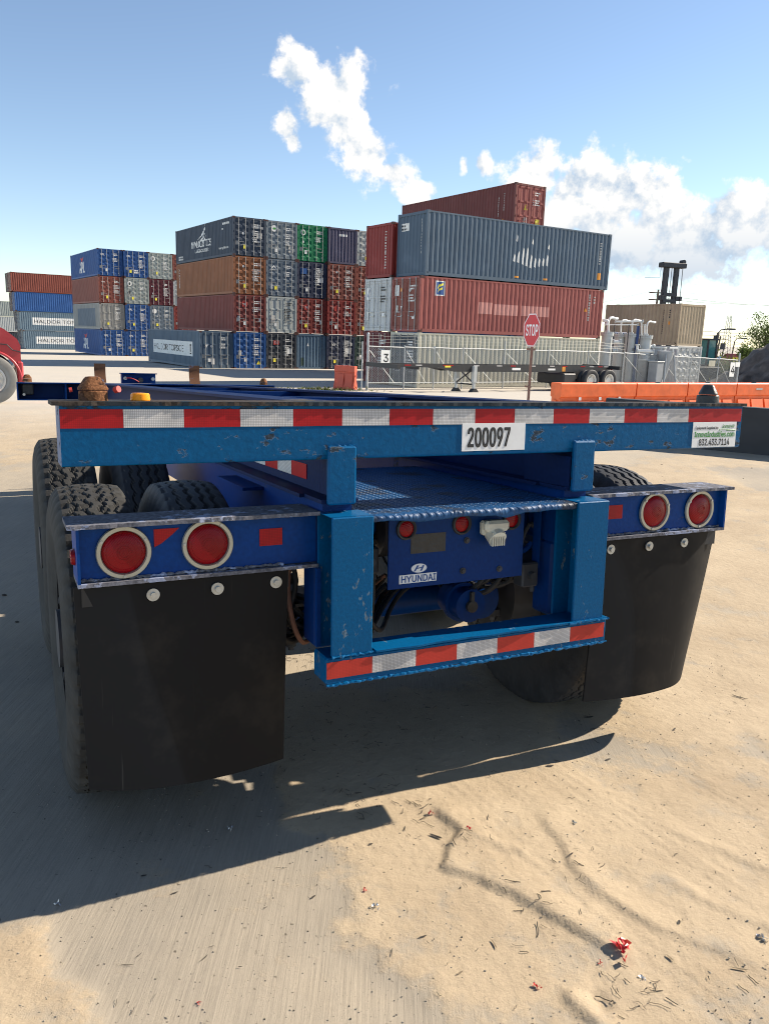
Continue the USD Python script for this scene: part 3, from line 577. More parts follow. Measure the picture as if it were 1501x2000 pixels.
GB = {
 (3, 0): ('navy', 'door', 'dark navy container with white sail logo, top left of the middle stack', dict(far_side_marks=nyk, end_marks=[(disc(.75, 1.5, .09), 'mark_white'), (sbox(1.75, 1.25, 2.15, 1.6), 'mark_faded'), (TP('NYK LOGISTICS', .12, 1.4, 1.9, .85), 'mark_white')])),
 (3, 1): ('blue_grey', 'door', 'grey container with a pale round emblem, top tier between the navy and the green container', dict(end_marks=[(disc(.62, 2.05, .22), 'mark_white'), (affinity.scale(disc(.64, 2.04, .1), 1.3, .8), 'mark_green'), (sbox(1.75, .5, 2.1, 1.0), 'mark_faded')])),
 (3, 2): ('green', 'door', 'bright green container on the top tier of the middle stack', dict(end_marks=[(disc(.45, 2.0, .2).difference(disc(.45, 2.0, .13)), 'mark_white'), (disc(.45, 1.35, .08), 'mark_white')])),
 (3, 3): ('purple', 'front', 'purple grey corrugated container end on the top tier, right of the green container', dict(end_marks=[(bars(.9, 2.15, 1, 1.2, .16), 'mark_white')])),
 (3, 4): ('pale_grey', 'door', 'pale grey container partly hidden behind the red one, top tier of the middle stack', {}),
 (2, 0): ('orange_brown', 'door', 'orange brown container under the navy one with the sail logo', dict(far_side_marks=CAI, end_marks=[(disc(.75, 1.9, .08), 'mark_white')])),
 (2, 1): ('slate_blue', 'door', 'slate grey blue container under the grey one with the round emblem', dict(end_marks=[(Polygon([(.25, 1.8), (.6, 2.15), (.95, 1.8)]).difference(Polygon([(.38, 1.84), (.6, 2.05), (.82, 1.84)])), 'mark_white'), (sbox(.3, .5, .5, .85), 'mark_white')])),
 (2, 2): ('dark_navy', 'door', 'dark navy container directly under the bright green one', dict(end_marks=[(sbox(1.65, 1.15, 2.15, 1.5), 'mark_white'), (sbox(.25, 1.7, .8, 2.1), 'paint_royal_blue'), (TP('NYK', .22, 1.45, 1.75, .7), 'mark_white')])),
 (2, 3): ('red_brown', 'door', 'red brown container under the purple corrugated end', dict(end_marks=[(disc(.75, 2.0, .08), 'mark_white')])),
 (2, 4): ('rust_red', 'door', 'orange red container partly hidden, third tier at the right end of the middle stack', {}),
 (1, 0): ('maroon_red', 'door', 'maroon red container under the orange brown one', dict(end_marks=[(sbox(.65, 1.75, 1.0, 2.1), 'mark_red'), (TP('TAL', .14, .68, 1.85, .28), 'mark_white'), (sbox(1.9, .75, 2.05, .98), 'mark_white'), (sbox(.3, .75, .45, 1.1), 'mark_white')])),
 (1, 1): ('light_grey', 'door', 'light grey container between two red ones on the second tier', dict(end_marks=[(sbox(.25, .75, .7, 1.25), 'mark_faded')], panels=3)),
 (1, 2): ('deep_red', 'door', 'red container right of the light grey one on the second tier', dict(end_marks=[(sbox(.62, 1.75, .97, 2.1), 'mark_red'), (TP('TAL', .14, .65, 1.85, .28), 'mark_white'), (sbox(1.9, .75, 2.05, .98), 'mark_white')])),
 (1, 3): ('crimson', 'door', 'dark red container, second from the right on the second tier', dict(end_marks=[(sbox(.62, 1.75, .97, 2.1), 'mark_red'), (sbox(1.9, .75, 2.05, .98), 'mark_white')])),
 (1, 4): ('rust_red', 'door', 'red container partly hidden, second tier at the right end of the middle stack', {}),
 (0, 0): ('royal_blue', 'door', 'royal blue container on the ground beside the one with the white board', dict(end_marks=[(Polygon([(1.72, .32), (2.05, .32), (1.885, .60)]), 'mark_yellow'), (sbox(.3, .95, .55, 1.3), 'mark_faded')])),
 (0, 1): ('charcoal', 'door', 'charcoal container with a small red label, ground tier', dict(end_marks=[(sbox(.6, 1.75, 1.0, 2.05), 'mark_red'), (TP('TAL', .14, .66, 1.83, .28), 'mark_white'), (sbox(1.65, 1.1, 2.1, 1.5), 'mark_white')])),
 (0, 2): ('steel_blue', 'front', 'blue grey corrugated container end on the ground tier', dict(end_marks=[(Polygon([(.85, 1.7), (1.0, 1.7), (.92, 1.95)]), 'mark_white'), (sbox(.35, .25, .6, .85), 'paint_dark_green')])),
 (0, 3): ('dark_navy', 'door', 'dark slate container on the ground tier behind the small faded barrier', dict(end_marks=[(sbox(1.6, 1.2, 2.1, 1.6), 'mark_white'), (TP('NYK', .2, .4, 1.75, .6), 'mark_white'), (TP('NYK LINE', .2, 1.4, 1.8, .8), 'mark_white')])),
 (0, 4): ('dark_green', 'door', 'dark green container partly hidden behind the gate, ground tier', dict(end_marks=[(sbox(.4, .8, .6, 1.1), 'mark_white')])),
}
for k, ((row, col), (pc, en, lb, kw)) in enumerate(sorted(GB.items())):
    container(lb, pc, yaw_b(colpos(OB, col, row, .03 * ((k * 7) % 5) - .05)), end=en, seed=k + 1, group=BG, **kw)
bd, blk = haldor(LX, 1.3, 9.3)
container('blue grey container with white lettered board, at the left foot of the middle stack', 'haldor_blue', yaw_b(colpos(OB, -1, 0)), seed=30, group=BG, panels=3,
          far_side_marks=[(bd, 'mark_white')] + [(g, 'mark_black') for g in blk], end_marks=[(Polygon([(.35, 1.65), (.6, 1.65), (.475, 1.45)]), 'mark_white'), (disc(.85, 1.55, .1), 'mark_white'), (sbox(.8, .3, 1.05, .7), 'mark_white')])

# stack at the left with blue ends
OA = np.array([-28.905, 81.104, -2.98]); AG = 'containers in the left stack'
GA = {(3, 0): ('apl_blue', 'blue container with white letters and red eagle, topmost left corner of the left stack', dict(far_side_marks=APL_SIDE(4.2), end_marks=APL_DOOR)), (3, 1): ('apl_blue', 'blue container on the top tier between a blue and a grey one', dict(end_marks=APL_DOOR + [(bars(1.0, .75, 2, .6, .14), 'mark_white')])),
      (3, 2): ('grey_green', 'grey green container with a pale round emblem, top tier of the left stack', dict(end_marks=[(disc(.45, 2.0, .24), 'mark_white'), (affinity.scale(disc(.47, 1.98, .14), .6, 1.), 'paint_dark_green')])), (3, 3): ('red_brown', 'red container edge on the top tier behind the navy container', {}),
      (2, 0): ('red_brown', 'red brown container under the topmost blue one of the left stack', dict(end_marks=[(bars(.3, 2.05, 1, .5), 'mark_white')], far_side_marks=[(bars(.5, 2.2, 12, .12, .1), 'mark_white')])), (2, 1): ('grey_green', 'grey container with round emblem and a dark stain, middle of the left stack', dict(end_marks=[(disc(.5, 2.0, .24), 'mark_white'), (affinity.scale(disc(.52, 1.98, .14), .6, 1.), 'paint_dark_green'), (disc(.45, 1.15, .15), 'paint_charcoal')])),
      (2, 2): ('maroon', 'dark maroon container in the left stack under a grey green one', dict(end_marks=[(disc(.35, 1.15, .08), 'mark_white'), (bars(.2, 1.9, 1, .45, .1), 'mark_white')])), (2, 3): ('pale_grey', 'pale grey container edge glimpsed at the right of the left stack', {}),
      (1, 0): ('dull_grey', 'dull grey container with a blue patch on its side, second tier of the left stack', dict(panels=3, far_side_marks=[(sbox(2.2, .3, 10.2, 2.1), 'paint_slate_blue')], end_marks=[])), (1, 1): ('apl_blue', 'blue container on the second tier right of the dull grey one', dict(end_marks=APL_DOOR)), (1, 2): ('slate_blue', 'grey blue container with emblem above the white board container', dict(end_marks=[(disc(.45, 2.0, .24), 'mark_white'), (disc(.75, 1.5, .07), 'mark_white')])), (1, 3): ('deep_red', 'red container edge above the white board container', {}),
      (0, 0): ('apl_blue', 'blue container with white letters on the ground, left corner of the left stack', dict(far_side_marks=APL_SIDE(4.2), end_marks=APL_DOOR)), (0, 1): ('apl_blue', 'blue container on the ground, second from the left in the left stack', dict(end_marks=APL_DOOR)), (0, 2): ('royal_blue', 'blue container mostly hidden behind the one with the white board', {})}
for k, ((row, col), (pc, lb, kw)) in enumerate(sorted(GA.items())):
    o = colpos(OA, col, row, .04 * ((k * 5) % 4)); o = (o[0], o[1], OA[2] + row * 2.60)
    container(lb, pc, yaw_b(o), seed=k + 40, group=AG, **kw)

# row of containers seen broadside at the far left
OH = np.array([-51.7, 112.92, -3.60]); HG = 'containers in the far left stack'
bd, blk = haldor(LX, 1.6, 9.4)
FS = [('sea_blue', .55, [(bd, 'mark_white')] + [(g, 'mark_black') for g in blk], 'grey blue container with white lettered board, lowest of the far left stack'), ('sea_blue', .2, [(bd, 'mark_white')] + [(g, 'mark_black') for g in blk], 'grey blue container with white lettered board, second from the ground in the far left stack'),
      ('bright_blue', -.25, [], 'blue ribbed container third from the ground in the far left stack'), ('rust_red', -.6, [], 'rust red ribbed container on top of the far left stack')]
for row, (pc, dx, mk, lb) in enumerate(FS):
    container(lb, pc, yaw_a((OH[0] + A_[0] * dx, OH[1] + A_[1] * dx, OH[2] + 2.6 * row)), seed=60 + row, side_marks=mk, group=HG, detail=0)
for row, (pc, lb) in enumerate([('dark_brown', 'dark blue container end behind the lowest lettered one'), ('dark_navy', 'dark container end behind the second lettered one'), ('dark_brown', 'dark brown container end behind the blue ribbed one'), ('dark_brown', 'dark brown container end behind the rust red one on top')]):
    dx = (.55, .2, -.25, -.6)[row]; o = OH[:2] + A_ * dx + B_ * 2.55
    container(lb, 'dark_navy' if row == 0 else pc, yaw_a((o[0], o[1], OH[2] + 2.6 * row)), seed=70 + row, group=HG, detail=0)

# right hand stack: three tiers broadside
OR = np.array([1.348, 38.22, .157]); RG = 'containers in the right stack'
rr_ = random.Random(4)
streak = [Polygon([(x + rr_.uniform(-.02, .03), 1.05 - d), (x + .10, 1.0 - d), (x + .12, .98 - d + h_), (x + .05, 1.08 - d + h_), (x + .01, .95 - d + h_ * .8)]) for x, d, h_ in [(5.33, .02, .32), (5.6, .05, .5), (5.9, .12, .75), (6.17, .18, .85), (6.45, .25, .6), (6.73, .2, .42), (7.0, .15, .38), (7.28, .1, .35), (7.55, .08, .5), (5.47, -.95, .28), (6.5, -.9, .2), (7.6, -.75, .18)]]
swoosh = shapely.union_all([Polygon([(.95, 2.02), (1.05, 2.22), (1.32, 2.32), (1.32, 2.22), (1.12, 2.14)]), Polygon([(.98, 1.86), (1.08, 2.04), (1.26, 2.12), (1.26, 2.02), (1.1, 1.96)])])
vlines = lambda x, z, nn, c=.1, rd=rr_: shapely.union_all([sbox(x + .005, z - i * .13 - rd.uniform(.05, .11), x + c, z - i * .13) for i in range(nn)])
container('dark slate blue ribbed container on top of the right stack with flaked white letters', 'ocean_blue', yaw_a((OR[0] + .18, OR[1] + .10, OR[2] + 2.594)), H=HC, end='front', seed=80, group=RG, post='ocean_blue',
          side_marks=[(g, 'mark_white') for g in [shapely.union_all(streak)]] + [(vlines(11.4, 2.4, 9), 'mark_faded'), (sbox(11.38, .5, 11.6, .85), 'mark_orange'), (shapely.union_all([sbox(5.5, .24, 5.75, .33), sbox(7.45, .24, 7.7, .33)]), 'mark_orange')],
          end_marks=[(sbox(.28, 2.10, .95, 2.45), 'mark_white'), (bars(.32, 2.38, 2, .58, .09, .06), 'mark_black'), (vlines(1.92, 2.55, 12), 'mark_faded')])

container('pinkish red ribbed container in the middle of the right stack with pale patches', 'pink_red', yaw_a(tuple(OR)), seed=81, group=RG, bars_mat='paint_pale_grey', panels=3, door='red_brown', sticker=False,
          side_marks=[(shapely.union_all([sbox(3.5, 1.0, 4.4, 1.55), sbox(4.5, .98, 6.1, 1.5), sbox(6.3, 1.0, 8.2, 1.5)]), 'mark_pink'), (sbox(.86, 1.72, 1.42, 2.40).difference(sbox(.91, 1.77, 1.37, 2.35)), 'mark_white'), (sbox(.91, 1.77, 1.37, 2.35).difference(swoosh), 'mark_blue'), (swoosh, 'mark_yellow'), (vlines(11.1, 2.3, 11), 'mark_faded'), (vlines(11.45, 2.2, 3), 'mark_faded'), (Polygon([(10.8, 1.4), (10.98, 1.4), (10.89, 1.58)]), 'mark_orange')],
          end_marks=[(sbox(.28, 1.7, .62, 2.2), 'mark_white'), (Polygon([(.72, 1.9), (.92, 1.9), (.82, 2.1)]), 'mark_orange'), (disc(1.55, 1.95, .09), 'mark_white'), (Polygon([(.78, 1.22), (.98, 1.22), (.88, 1.0)]), 'mark_white'), (sbox(.4, .95, .58, 1.25), 'mark_faded'), (sbox(1.78, .62, 1.98, .75), 'mark_white')])
container('grey beige ribbed container with dark grey doors at the bottom of the right stack', 'beige', yaw_a((OR[0], OR[1], OR[2] - 2.594)), seed=82, group=RG, door='grey_door', sticker=False)
OQ = OR[:2] + B_ * 2.52 - A_ * .02
container('dark red corrugated container end beside the slate blue one on top of the right stack', 'crimson', yaw_a((OQ[0], OQ[1], OR[2] + 2.594)), end='front', seed=83, group=RG, end_marks=[(vlines(1.75, 2.2, 14), 'mark_faded')])
container('white container end above the maroon one, left column of the right stack', 'white_grey', yaw_a((OQ[0], OQ[1], OR[2])), seed=84, group=RG, panels=3, bars_mat='steel', sticker=False,
          end_marks=[(sbox(.2, 1.55, .5, 2.15), 'sticker'), (Polygon([(.25, 1.65), (.33, 1.9), (.47, 2.1), (.47, 1.95), (.36, 1.75)]), 'mark_blue'), (sbox(.25, .55, .45, .95), 'mark_white'), (sbox(1.7, .7, 1.9, .9), 'sticker')])
container('maroon container end at the bottom left of the right stack behind the gate', 'wine', yaw_a((OQ[0], OQ[1], OR[2] - 2.594)), seed=85, group=RG, sticker=False)

# brown red container lying across, high up behind the right stack, on three more
OT = np.array([7.202, 50.419, 6.239])
container('brown red container lying crosswise high above the slate blue one', 'brown_red', yaw_b(tuple(OT)), H=HC, seed=90, group=RG, door='pink_red', panels=3, post='brown_red', bars_mat='paint_pink_red', far_side_marks=[(vlines(10.6, 2.2, 9), 'mark_faded'), (vlines(11.1, 2.4, 8), 'mark_faded'), (Polygon([(11.0, .7), (11.2, .7), (11.1, .95)]), 'mark_orange')],
          end_marks=[(Polygon([(.75, 1.4), (1.0, 1.4), (.875, 1.75)]), 'mark_yellow'), (sbox(.75, .62, 1.0, .98), 'mark_faded'), (sbox(1.72, .45, 2.08, .95), 'mark_yellow')], sticker=False)
for k in range(3):
    container(('red brown', 'grey', 'blue')[k] + ' container hidden under the crosswise brown red one', ('red_brown', 'slate_blue', 'royal_blue')[k], yaw_b((OT[0] - .05, OT[1] + .05, OT[2] - (k + 1) * 2.898)), H=HC, seed=91 + k, group=RG, detail=0)

# short tan container on a grey one, far right
ON = np.array([17.94, 50.83, -.11])
container('short tan container on top of a grey one beyond the white tanks', 'tan', yaw_b(tuple(ON)), L=6.058, end='front', seed=95, bars_mat='steel', far_side_marks=[(vlines(4.75, 2.2, 12, .08), 'mark_black'), (vlines(5.2, 2.2, 4, .08), 'mark_black'), (sbox(5.2, 1.3, 5.35, 1.5), 'mark_orange')])
container('pale grey container with doors under the short tan one', 'white_grey', yaw_b((ON[0] + .05, ON[1] - .05, ON[2] - 2.594)), L=6.058, seed=96, bars_mat='steel', sticker=False)
# pale box of something at the left edge, far away
container('pale green grey container end at the left edge of the yard', 'grey_green', yaw_a((-70.5, 139.2, -4.2 + 2 * 2.6)), seed=97, detail=0)
container('pale grey container under another at the left edge of the yard', 'pale_grey', yaw_a((-70.4, 139.2, -4.2 + 2.6)), seed=98, detail=0)
container('dark grey container at the bottom of the stack at the left edge of the yard', 'charcoal', yaw_a((-70.5, 139.2, -4.2)), seed=99, detail=0)

# ------------------------------------------------------------------ blue container chassis in the foreground: u across, v forward, w up
def rot3(yaw, pit, rol):
    cz, sz = math.cos(yaw), math.sin(yaw); cx, sx = math.cos(pit), math.sin(pit); cy, sy = math.cos(rol), math.sin(rol)
    return np.array([[cz, -sz, 0], [sz, cz, 0], [0, 0, 1]]) @ np.array([[1, 0, 0], [0, cx, -sx], [0, sx, cx]]) @ np.array([[cy, 0, sy], [0, 1, 0], [-sy, 0, cy]])
RM = rot3(.4521, -.0570, .0099); TV = np.array([.2668, 2.5557, -.2029]); BASE = np.array([0, .652, -1.357])
MC = np.eye(4); MC[:3, :3] = RM; MC[:3, 3] = RM @ BASE + TV
CH = thing('container_chassis', 'blue twenty foot container chassis trailer with red and white tape, seen from behind', 'trailer', MC)
def P(parent, name, mesh, m, smooth=False, label=None, kind=None): return part(parent, name, moved(mesh, -BASE), m, smooth, label, kind)
def prof_u(poly, u0, u1):         # (v, w) outline run along u
    return prism(poly, u1 - u0, frame((u0, 0, 0), (0, 1, 0), (0, 0, 1), (1, 0, 0)))
def prof_v(poly, v0, v1):         # (u, w) outline run along v
    m = prism(poly, v1 - v0, frame((0, v1, 0), (1, 0, 0), (0, 0, 1), (0, -1, 0))); return m
def weld(u0, u1, v, w, r=.006, seed=0, du=None):
    r = r * .75
    n_ = max(8, int(abs(u1 - u0) / .008)); k = np.arange(n_ + 1); uu = np.linspace(u0, u1, n_ + 1); q = np.random.default_rng(seed)
    return tube(np.c_[uu, v + q.normal(0, r * .25, n_ + 1), w + q.normal(0, r * .3, n_ + 1)], np.clip(r * (1 + q.normal(0, .25, n_ + 1)), r * .4, r * 1.6), 7)

# rear bolster
bol = Polygon([(0, -.012), (0, -.160)] + [(.010 - .010 * math.cos(t), -.160 - .010 * math.sin(t)) for t in np.linspace(.3, 1.57, 4)] + [(.15, -.170), (.15, -.160), (.018, -.160), (.010, -.152), (.010, -.012)])
rb = P(CH, 'rear_bolster', cat(prof_u(bol, -1.226, 1.226), bx(-1.226, -1.216, .011, .149, -.159, -.012), bx(1.216, 1.226, .011, .149, -.159, -.012)), 'chipped_blue')
# plate on top with a ragged edge
uu = np.linspace(-1.243, 1.243, 160); q_ = np.random.default_rng(3); ed = -.006 + .0016 * np.cumsum(q_.normal(0, .25, 160)) * 0 + .0012 * q_.normal(0, 1, 160)
topl = prism(Polygon(list(zip(uu, ed)) + [(1.243, .165), (-1.243, .165)]), .011, frame((0, 0, -.0115), (1, 0, 0), (0, 1, 0)))
P(rb, 'top_plate', topl, 'edge_dark')
tp = [-1.225, -1.07, -.912, -.756, -.6, -.447, -.291, -.139, .015, .168, .326, .48, .637, .791, .945, 1.222]
for i, (a, b) in enumerate(zip(tp[:-1], tp[1:])):
    P(rb, 'tape_segment', bx(a, b - .0004, -.0012, .0004, -.070, -.0205), 'tape_white' if i % 2 else 'tape_red')
for sgn in (-1, 1):
    for i, (a, b) in enumerate(((.18, .34), (.34, .50))):
        pass
P(rb, 'number_plate', bx(-.032, .212, -.0022, -.0002, -.156, -.0665), 'sticker', label='white plate with the number 200097')
P(rb, 'number', cat(*[text_at('200097', .060, (-.016 + d, -.0024 - e, -.142), (1, 0, 0), (0, 0, 1), .162, .0006, True) for d, e in ((0, 0), (.0022, .0003))]), 'mark_black')
P(rb, 'sticker', bx(.972, 1.199, -.0022, -.0002, -.166, -.0705), 'sticker', label='white sticker with a web address and telephone number')
P(rb, 'sticker_text', text_at('InnovaIndustries.com', .0195, (.981, -.0026, -.1265), (1, 0, 0), (0, 0, 1), .209, .0005, True), 'mark_green')
P(rb, 'sticker_text', text_at('832.433.7114', .0235, (1.005, -.0026, -.1585), (1, 0, 0), (0, 0, 1), .160, .0005, True), 'mark_black')
P(rb, 'sticker_text', text_at('Equipment Supplied by:', .0095, (.984, -.0026, -.097), (1, 0, 0), (0, 0, 1), .118, .0005), 'mark_black')
P(rb, 'sticker_text', text_at('innova', .0150, (1.122, -.0026, -.0955), (1, 0, .06), (.18, 0, 1), .062, .0005), 'mark_green')
P(rb, 'sticker_text', cat(tube(smoothpath([(1.118, -.0028, -.106), (1.108, -.0028, -.101), (1.14, -.0028, -.098), (1.192, -.0028, -.101)]), .0009, 4), text_at('INDUSTRIES', .004, (1.145, -.0026, -.1045), (1, 0, 0), (0, 0, 1), .046, .0005, True)), 'mark_green')
# flaps of the twist locks: turned bases with a bent cone on top
def twistlock(u, v, w, s=1., turn=0., m='rusty', lean=.0):
    base = lathe([(0, 0), (.054, 0), (.053, .034), (.050, .038), (0, .038)], 28)
    sec = lambda hx, hy, z: [(hx * np.sign(math.cos(t)) * abs(math.cos(t)) ** .6, hy * np.sign(math.sin(t)) * abs(math.sin(t)) ** .6, z) for t in np.linspace(0, 2 * math.pi, 28, endpoint=False)]
    rings = [sec(.052, .044, .0400), sec(.053, .045, .047), sec(.046, .040, .056), sec(.030, .027, .083), sec(.023, .021, .090), sec(.010, .010, .092)]
    head = trimesh.convex.convex_hull(np.array(sum(rings, [])))
    R = trimesh.transformations.rotation_matrix(turn, (0, 0, 1)); head.apply_transform(R)
    M = np.eye(4) * s; M[3, 3] = 1; M[:3, 3] = (u, v, w)
    base.apply_transform(M); head.apply_transform(M)
    t_ = P(CH, 'twist_lock', base, m, 35); P(t_, 'locking_cone', head, m, 35); return t_
tl = twistlock(-1.135, .075, -.001, .70, .25); P(tl, 'handle_tip', cat(cyl((-1.08, .06, .028), (-1.072, .05, .031), .009, 10), cyl((-1.195, .06, .027), (-1.188, .06, .028), .006, 8)), 'mark_red')
twistlock(1.135, .09, -.001, .78, .8, 'grease'); twistlock(-1.13, 5.94, -.001, .75, .2); twistlock(1.13, 5.94, -.001, .75, .9)
ml = P(CH, 'marker_lamp', lathe([(0, 0), (.026, 0), (.027, .003), (.025, .017), (.022, .020), (0, .021)], 26).apply_translation((-1.012, .085, 0)), 'amber_lens', 30)
# main rails
for sg in (-1, 1):
    c = sg * .453
    ib = Polygon([(c - .075, -.003), (c + .075, -.003), (c + .075, -.015), (c + .006, -.015), (c + .006, -.291), (c + .075, -.291), (c + .075, -.303), (c - .075, -.303), (c - .075, -.291), (c - .006, -.291), (c - .006, -.015), (c - .075, -.015)])
    rl = P(CH, 'main_rail', prof_v(ib, .151, 5.87), 'dirty_rail')
    lo = Polygon([(c - .012 * 0 - .006, -.172), (c + .006, -.172), (c + .006, -.291), (c + .06, -.291), (c + .06, -.303), (c - .06, -.303), (c - .06, -.291), (c - .006, -.291)])
    P(rl, 'rail_foot', prof_v(lo, -.002, .150), 'dirty_rail')
    cap = bx(min(sg * .408, sg * .498), max(sg * .408, sg * .498), -.022, -.003, -.305, -.130, .005)
    P(rl, 'end_plate', cap, 'chipped_blue'); P(rl, 'weld_bead', weld(sg * .41, sg * .496, -.012, -.130, .004, 5 + sg), 'chassis_blue')
    P(rl, 'side_cheek', bx(min(sg * .404, sg * .409), max(sg * .404, sg * .409), -.003, .26, -.300, -.185), 'dirty_rail')
    for i in range(6):
        v0 = .27 + i * .152; x_ = c - .0075 if sg < 0 else c + .0075
        P(rl, 'tape_segment', bx(x_ - .001, x_ + .001, v0, v0 + .150, -.262, -.212), 'tape_white' if i % 2 else 'tape_red')
    # sub frame under the rail
    P(CH, 'subframe_rail', cat(bx(min(sg * .405, sg * .50), max(sg * .405, sg * .50), .02, 2.75, -.50, -.306), bx(min(sg * .50, sg * .58), max(sg * .50, sg * .58), .62, 1.0, -.342, -.330)), 'shaded_blue')
P(CH, 'added_shade_plate', bx(-.446, .446, 2.45, 5.845, -.301, -.289), 'shaded_blue')  # unseen plate between the rails, added to fill the gap in their ground shadow
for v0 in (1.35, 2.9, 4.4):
    P(CH, 'cross_member', prof_u(Polygon([(v0, -.018), (v0 + .08, -.018), (v0 + .08, -.026), (v0 + .008, -.026), (v0 + .008, -.25), (v0 + .08, -.25), (v0 + .08, -.258), (v0, -.258)]), -.446, .446), 'shaded_blue')
# front bolster, open to the rear
fbp = P(CH, 'front_bolster', cat(prof_u(Polygon([(5.85, -.004), (6.06, -.004), (6.06, -.168), (5.85, -.168), (5.85, -.158), (6.05, -.158), (6.05, -.014), (5.85, -.014)]), -1.222, 1.222), bx(-1.222, -1.212, 5.852, 6.049, -.158, -.014), bx(1.212, 1.222, 5.852, 6.049, -.158, -.014)), 'shaded_blue')
for sg in (-1, 1):
    P(fbp, 'gusset', bx(min(sg * .80, sg * .81), max(sg * .80, sg * .81), 5.855, 6.049, -.157, -.015), 'shaded_blue'); P(fbp, 'lock_housing', bx(min(sg * 1.08, sg * 1.18), max(sg * 1.08, sg * 1.18), 5.90, 5.99, -.12, -.015, .01), 'grease')
    P(fbp, 'lock_pin', cyl((sg * 1.165, 5.86, -.115), (sg * 1.165, 5.92, -.115), .012, 12), 'steel')
    # bent guide plates
    c = -.468 if sg < 0 else .452; cur = [(6.10 + .035 * math.sin(t * 2.4), -.002 + .186 * t) for t in np.linspace(0, 1, 12)]
    po = Polygon([(v_, w_) for v_, w_ in cur] + [(v_ + .014, w_) for v_, w_ in cur[::-1]])
    P(CH, 'guide_plate', prof_u(po, c - .052, c + .052), 'bracket_paint', 40)
nb = P(CH, 'air_line_box', cat(bx(-.275, .05, 6.07, 6.14, -.003, .088), bx(-.285, .06, 6.03, 6.15, .088, .098)), 'shaded_blue')
P(nb, 'coupling', cyl((-.245, 6.03, .045), (-.245, 6.068, .045), .017, 12), 'steel'); P(nb, 'coupling', cyl((.02, 6.03, .042), (.02, 6.068, .042), .017, 12), 'steel'); P(nb, 'socket', cyl((-.10, 6.02, .03), (-.10, 6.068, .03), .024, 14), 'grease')
P(nb, 'air_hose', tube(smoothpath([(-.24, 6.03, .045), (-.19, 6.0, .046), (-.15, 6.0, .03), (-.12, 6.02, .012)]), .005, 6), 'mark_red')
# landing legs, mostly out of sight
for sg in (-1, 1):
    g_ = -(1.56 + GZ(0, 6.)) ; lw = -1.09
    lg = P(CH, 'landing_leg', cat(bx(min(sg * .50, sg * .60), max(sg * .50, sg * .60), 4.95, 5.05, -.62, -.20), bx(min(sg * .515, sg * .585), max(sg * .515, sg * .585), 4.965, 5.035, lw + .03, -.62)), 'shaded_blue'); P(lg, 'foot', bx(sg * .55 - .12, sg * .55 + .12, 4.88, 5.12, lw, lw + .03), 'grease')
# deck of tread plate with its bent, beaten rear lip
nu, nv = 140, 26; us = np.linspace(-.384, .384, nu)
lipq = np.random.default_rng(11); wob = np.interp(us, np.linspace(-.384, .384, 15), lipq.normal(0, .0055, 15)); sag = .008 * np.exp(-((us - .10) / .10) ** 2) + .006 * np.exp(-((us + .22) / .1) ** 2)
V, Fq = [], []
arc = [(v_, -.3325) for v_ in np.linspace(.30, -.055, 14)] + [(-.070 - .013 * math.sin(t), -.3325 - .012 + .012 * math.cos(t)) for t in np.linspace(.25, 2.6, 12)]
for j, (v_, w_) in enumerate(arc):
    k = max(0, j - 12) / 13
    tooth = .0010 * np.maximum(0, np.sin(us * 2 * math.pi / .031 + v_ * 60 + 9 * wob / .0045 * .25)) * (k > .05) * (.45 + .55 * np.sin(us * 23.) ** 2)
    for i in range(nu): V.append((us[i], v_ - wob[i] * k - tooth[i], w_ - sag[i] * k + wob[i] * .8 * k + tooth[i] * .5))
V = np.array(V); nj = len(arc)
for j in range(nj - 1):
    for i in range(nu - 1): Fq.append([j * nu + i, j * nu + i + 1, (j + 1) * nu + i + 1, (j + 1) * nu + i])
dk = P(CH, 'deck_plate', bx(-.396, .396, .295, 1.12, -.345, -.333), 'diamond_plate')
lip = meshkit.arrays((V, np.array(Fq))); P(dk, 'bent_lip', trimesh.Trimesh(lip[0], lip[1][:, ::-1], process=False), 'diamond_plate', 60)
# raised lozenges of the tread plate, near the rear edge
loz = []
for a in np.arange(-.37, .375, .026):
    for b in np.arange(-.04, 1.08, .026):
        for o_, s_ in ((0, 1), (.013, -1)):
            ua, va = a + o_, b + o_
            if ua > .378 or va > 1.1: continue
            h_ = .0013; L_ = .0085; ww = .0022; d_ = np.array([.707, .707 * s_]); n2 = np.array([-d_[1], d_[0]])
            c_ = np.array([ua, va]); zt = -.3325 if va < .295 else -.333
            pts = [c_ + d_ * L_, c_ + n2 * ww, c_ - d_ * L_, c_ - n2 * ww]
            vv = [(*p_, zt) for p_ in pts] + [(*(c_ + d_ * L_ * .6), zt + h_), (*(c_ - d_ * L_ * .6), zt + h_)]
            loz.append((vv, [[0, 1, 4], [1, 2, 5], [1, 5, 4], [2, 3, 5], [3, 0, 4], [3, 4, 5]]))
VV = np.vstack([v for v, _ in loz]); FF = np.vstack([np.array(f) + 6 * i for i, (_, f) in enumerate(loz)])
P(dk, 'tread_lozenges', trimesh.Trimesh(VV, FF, process=False), 'diamond_plate', kind='stuff')
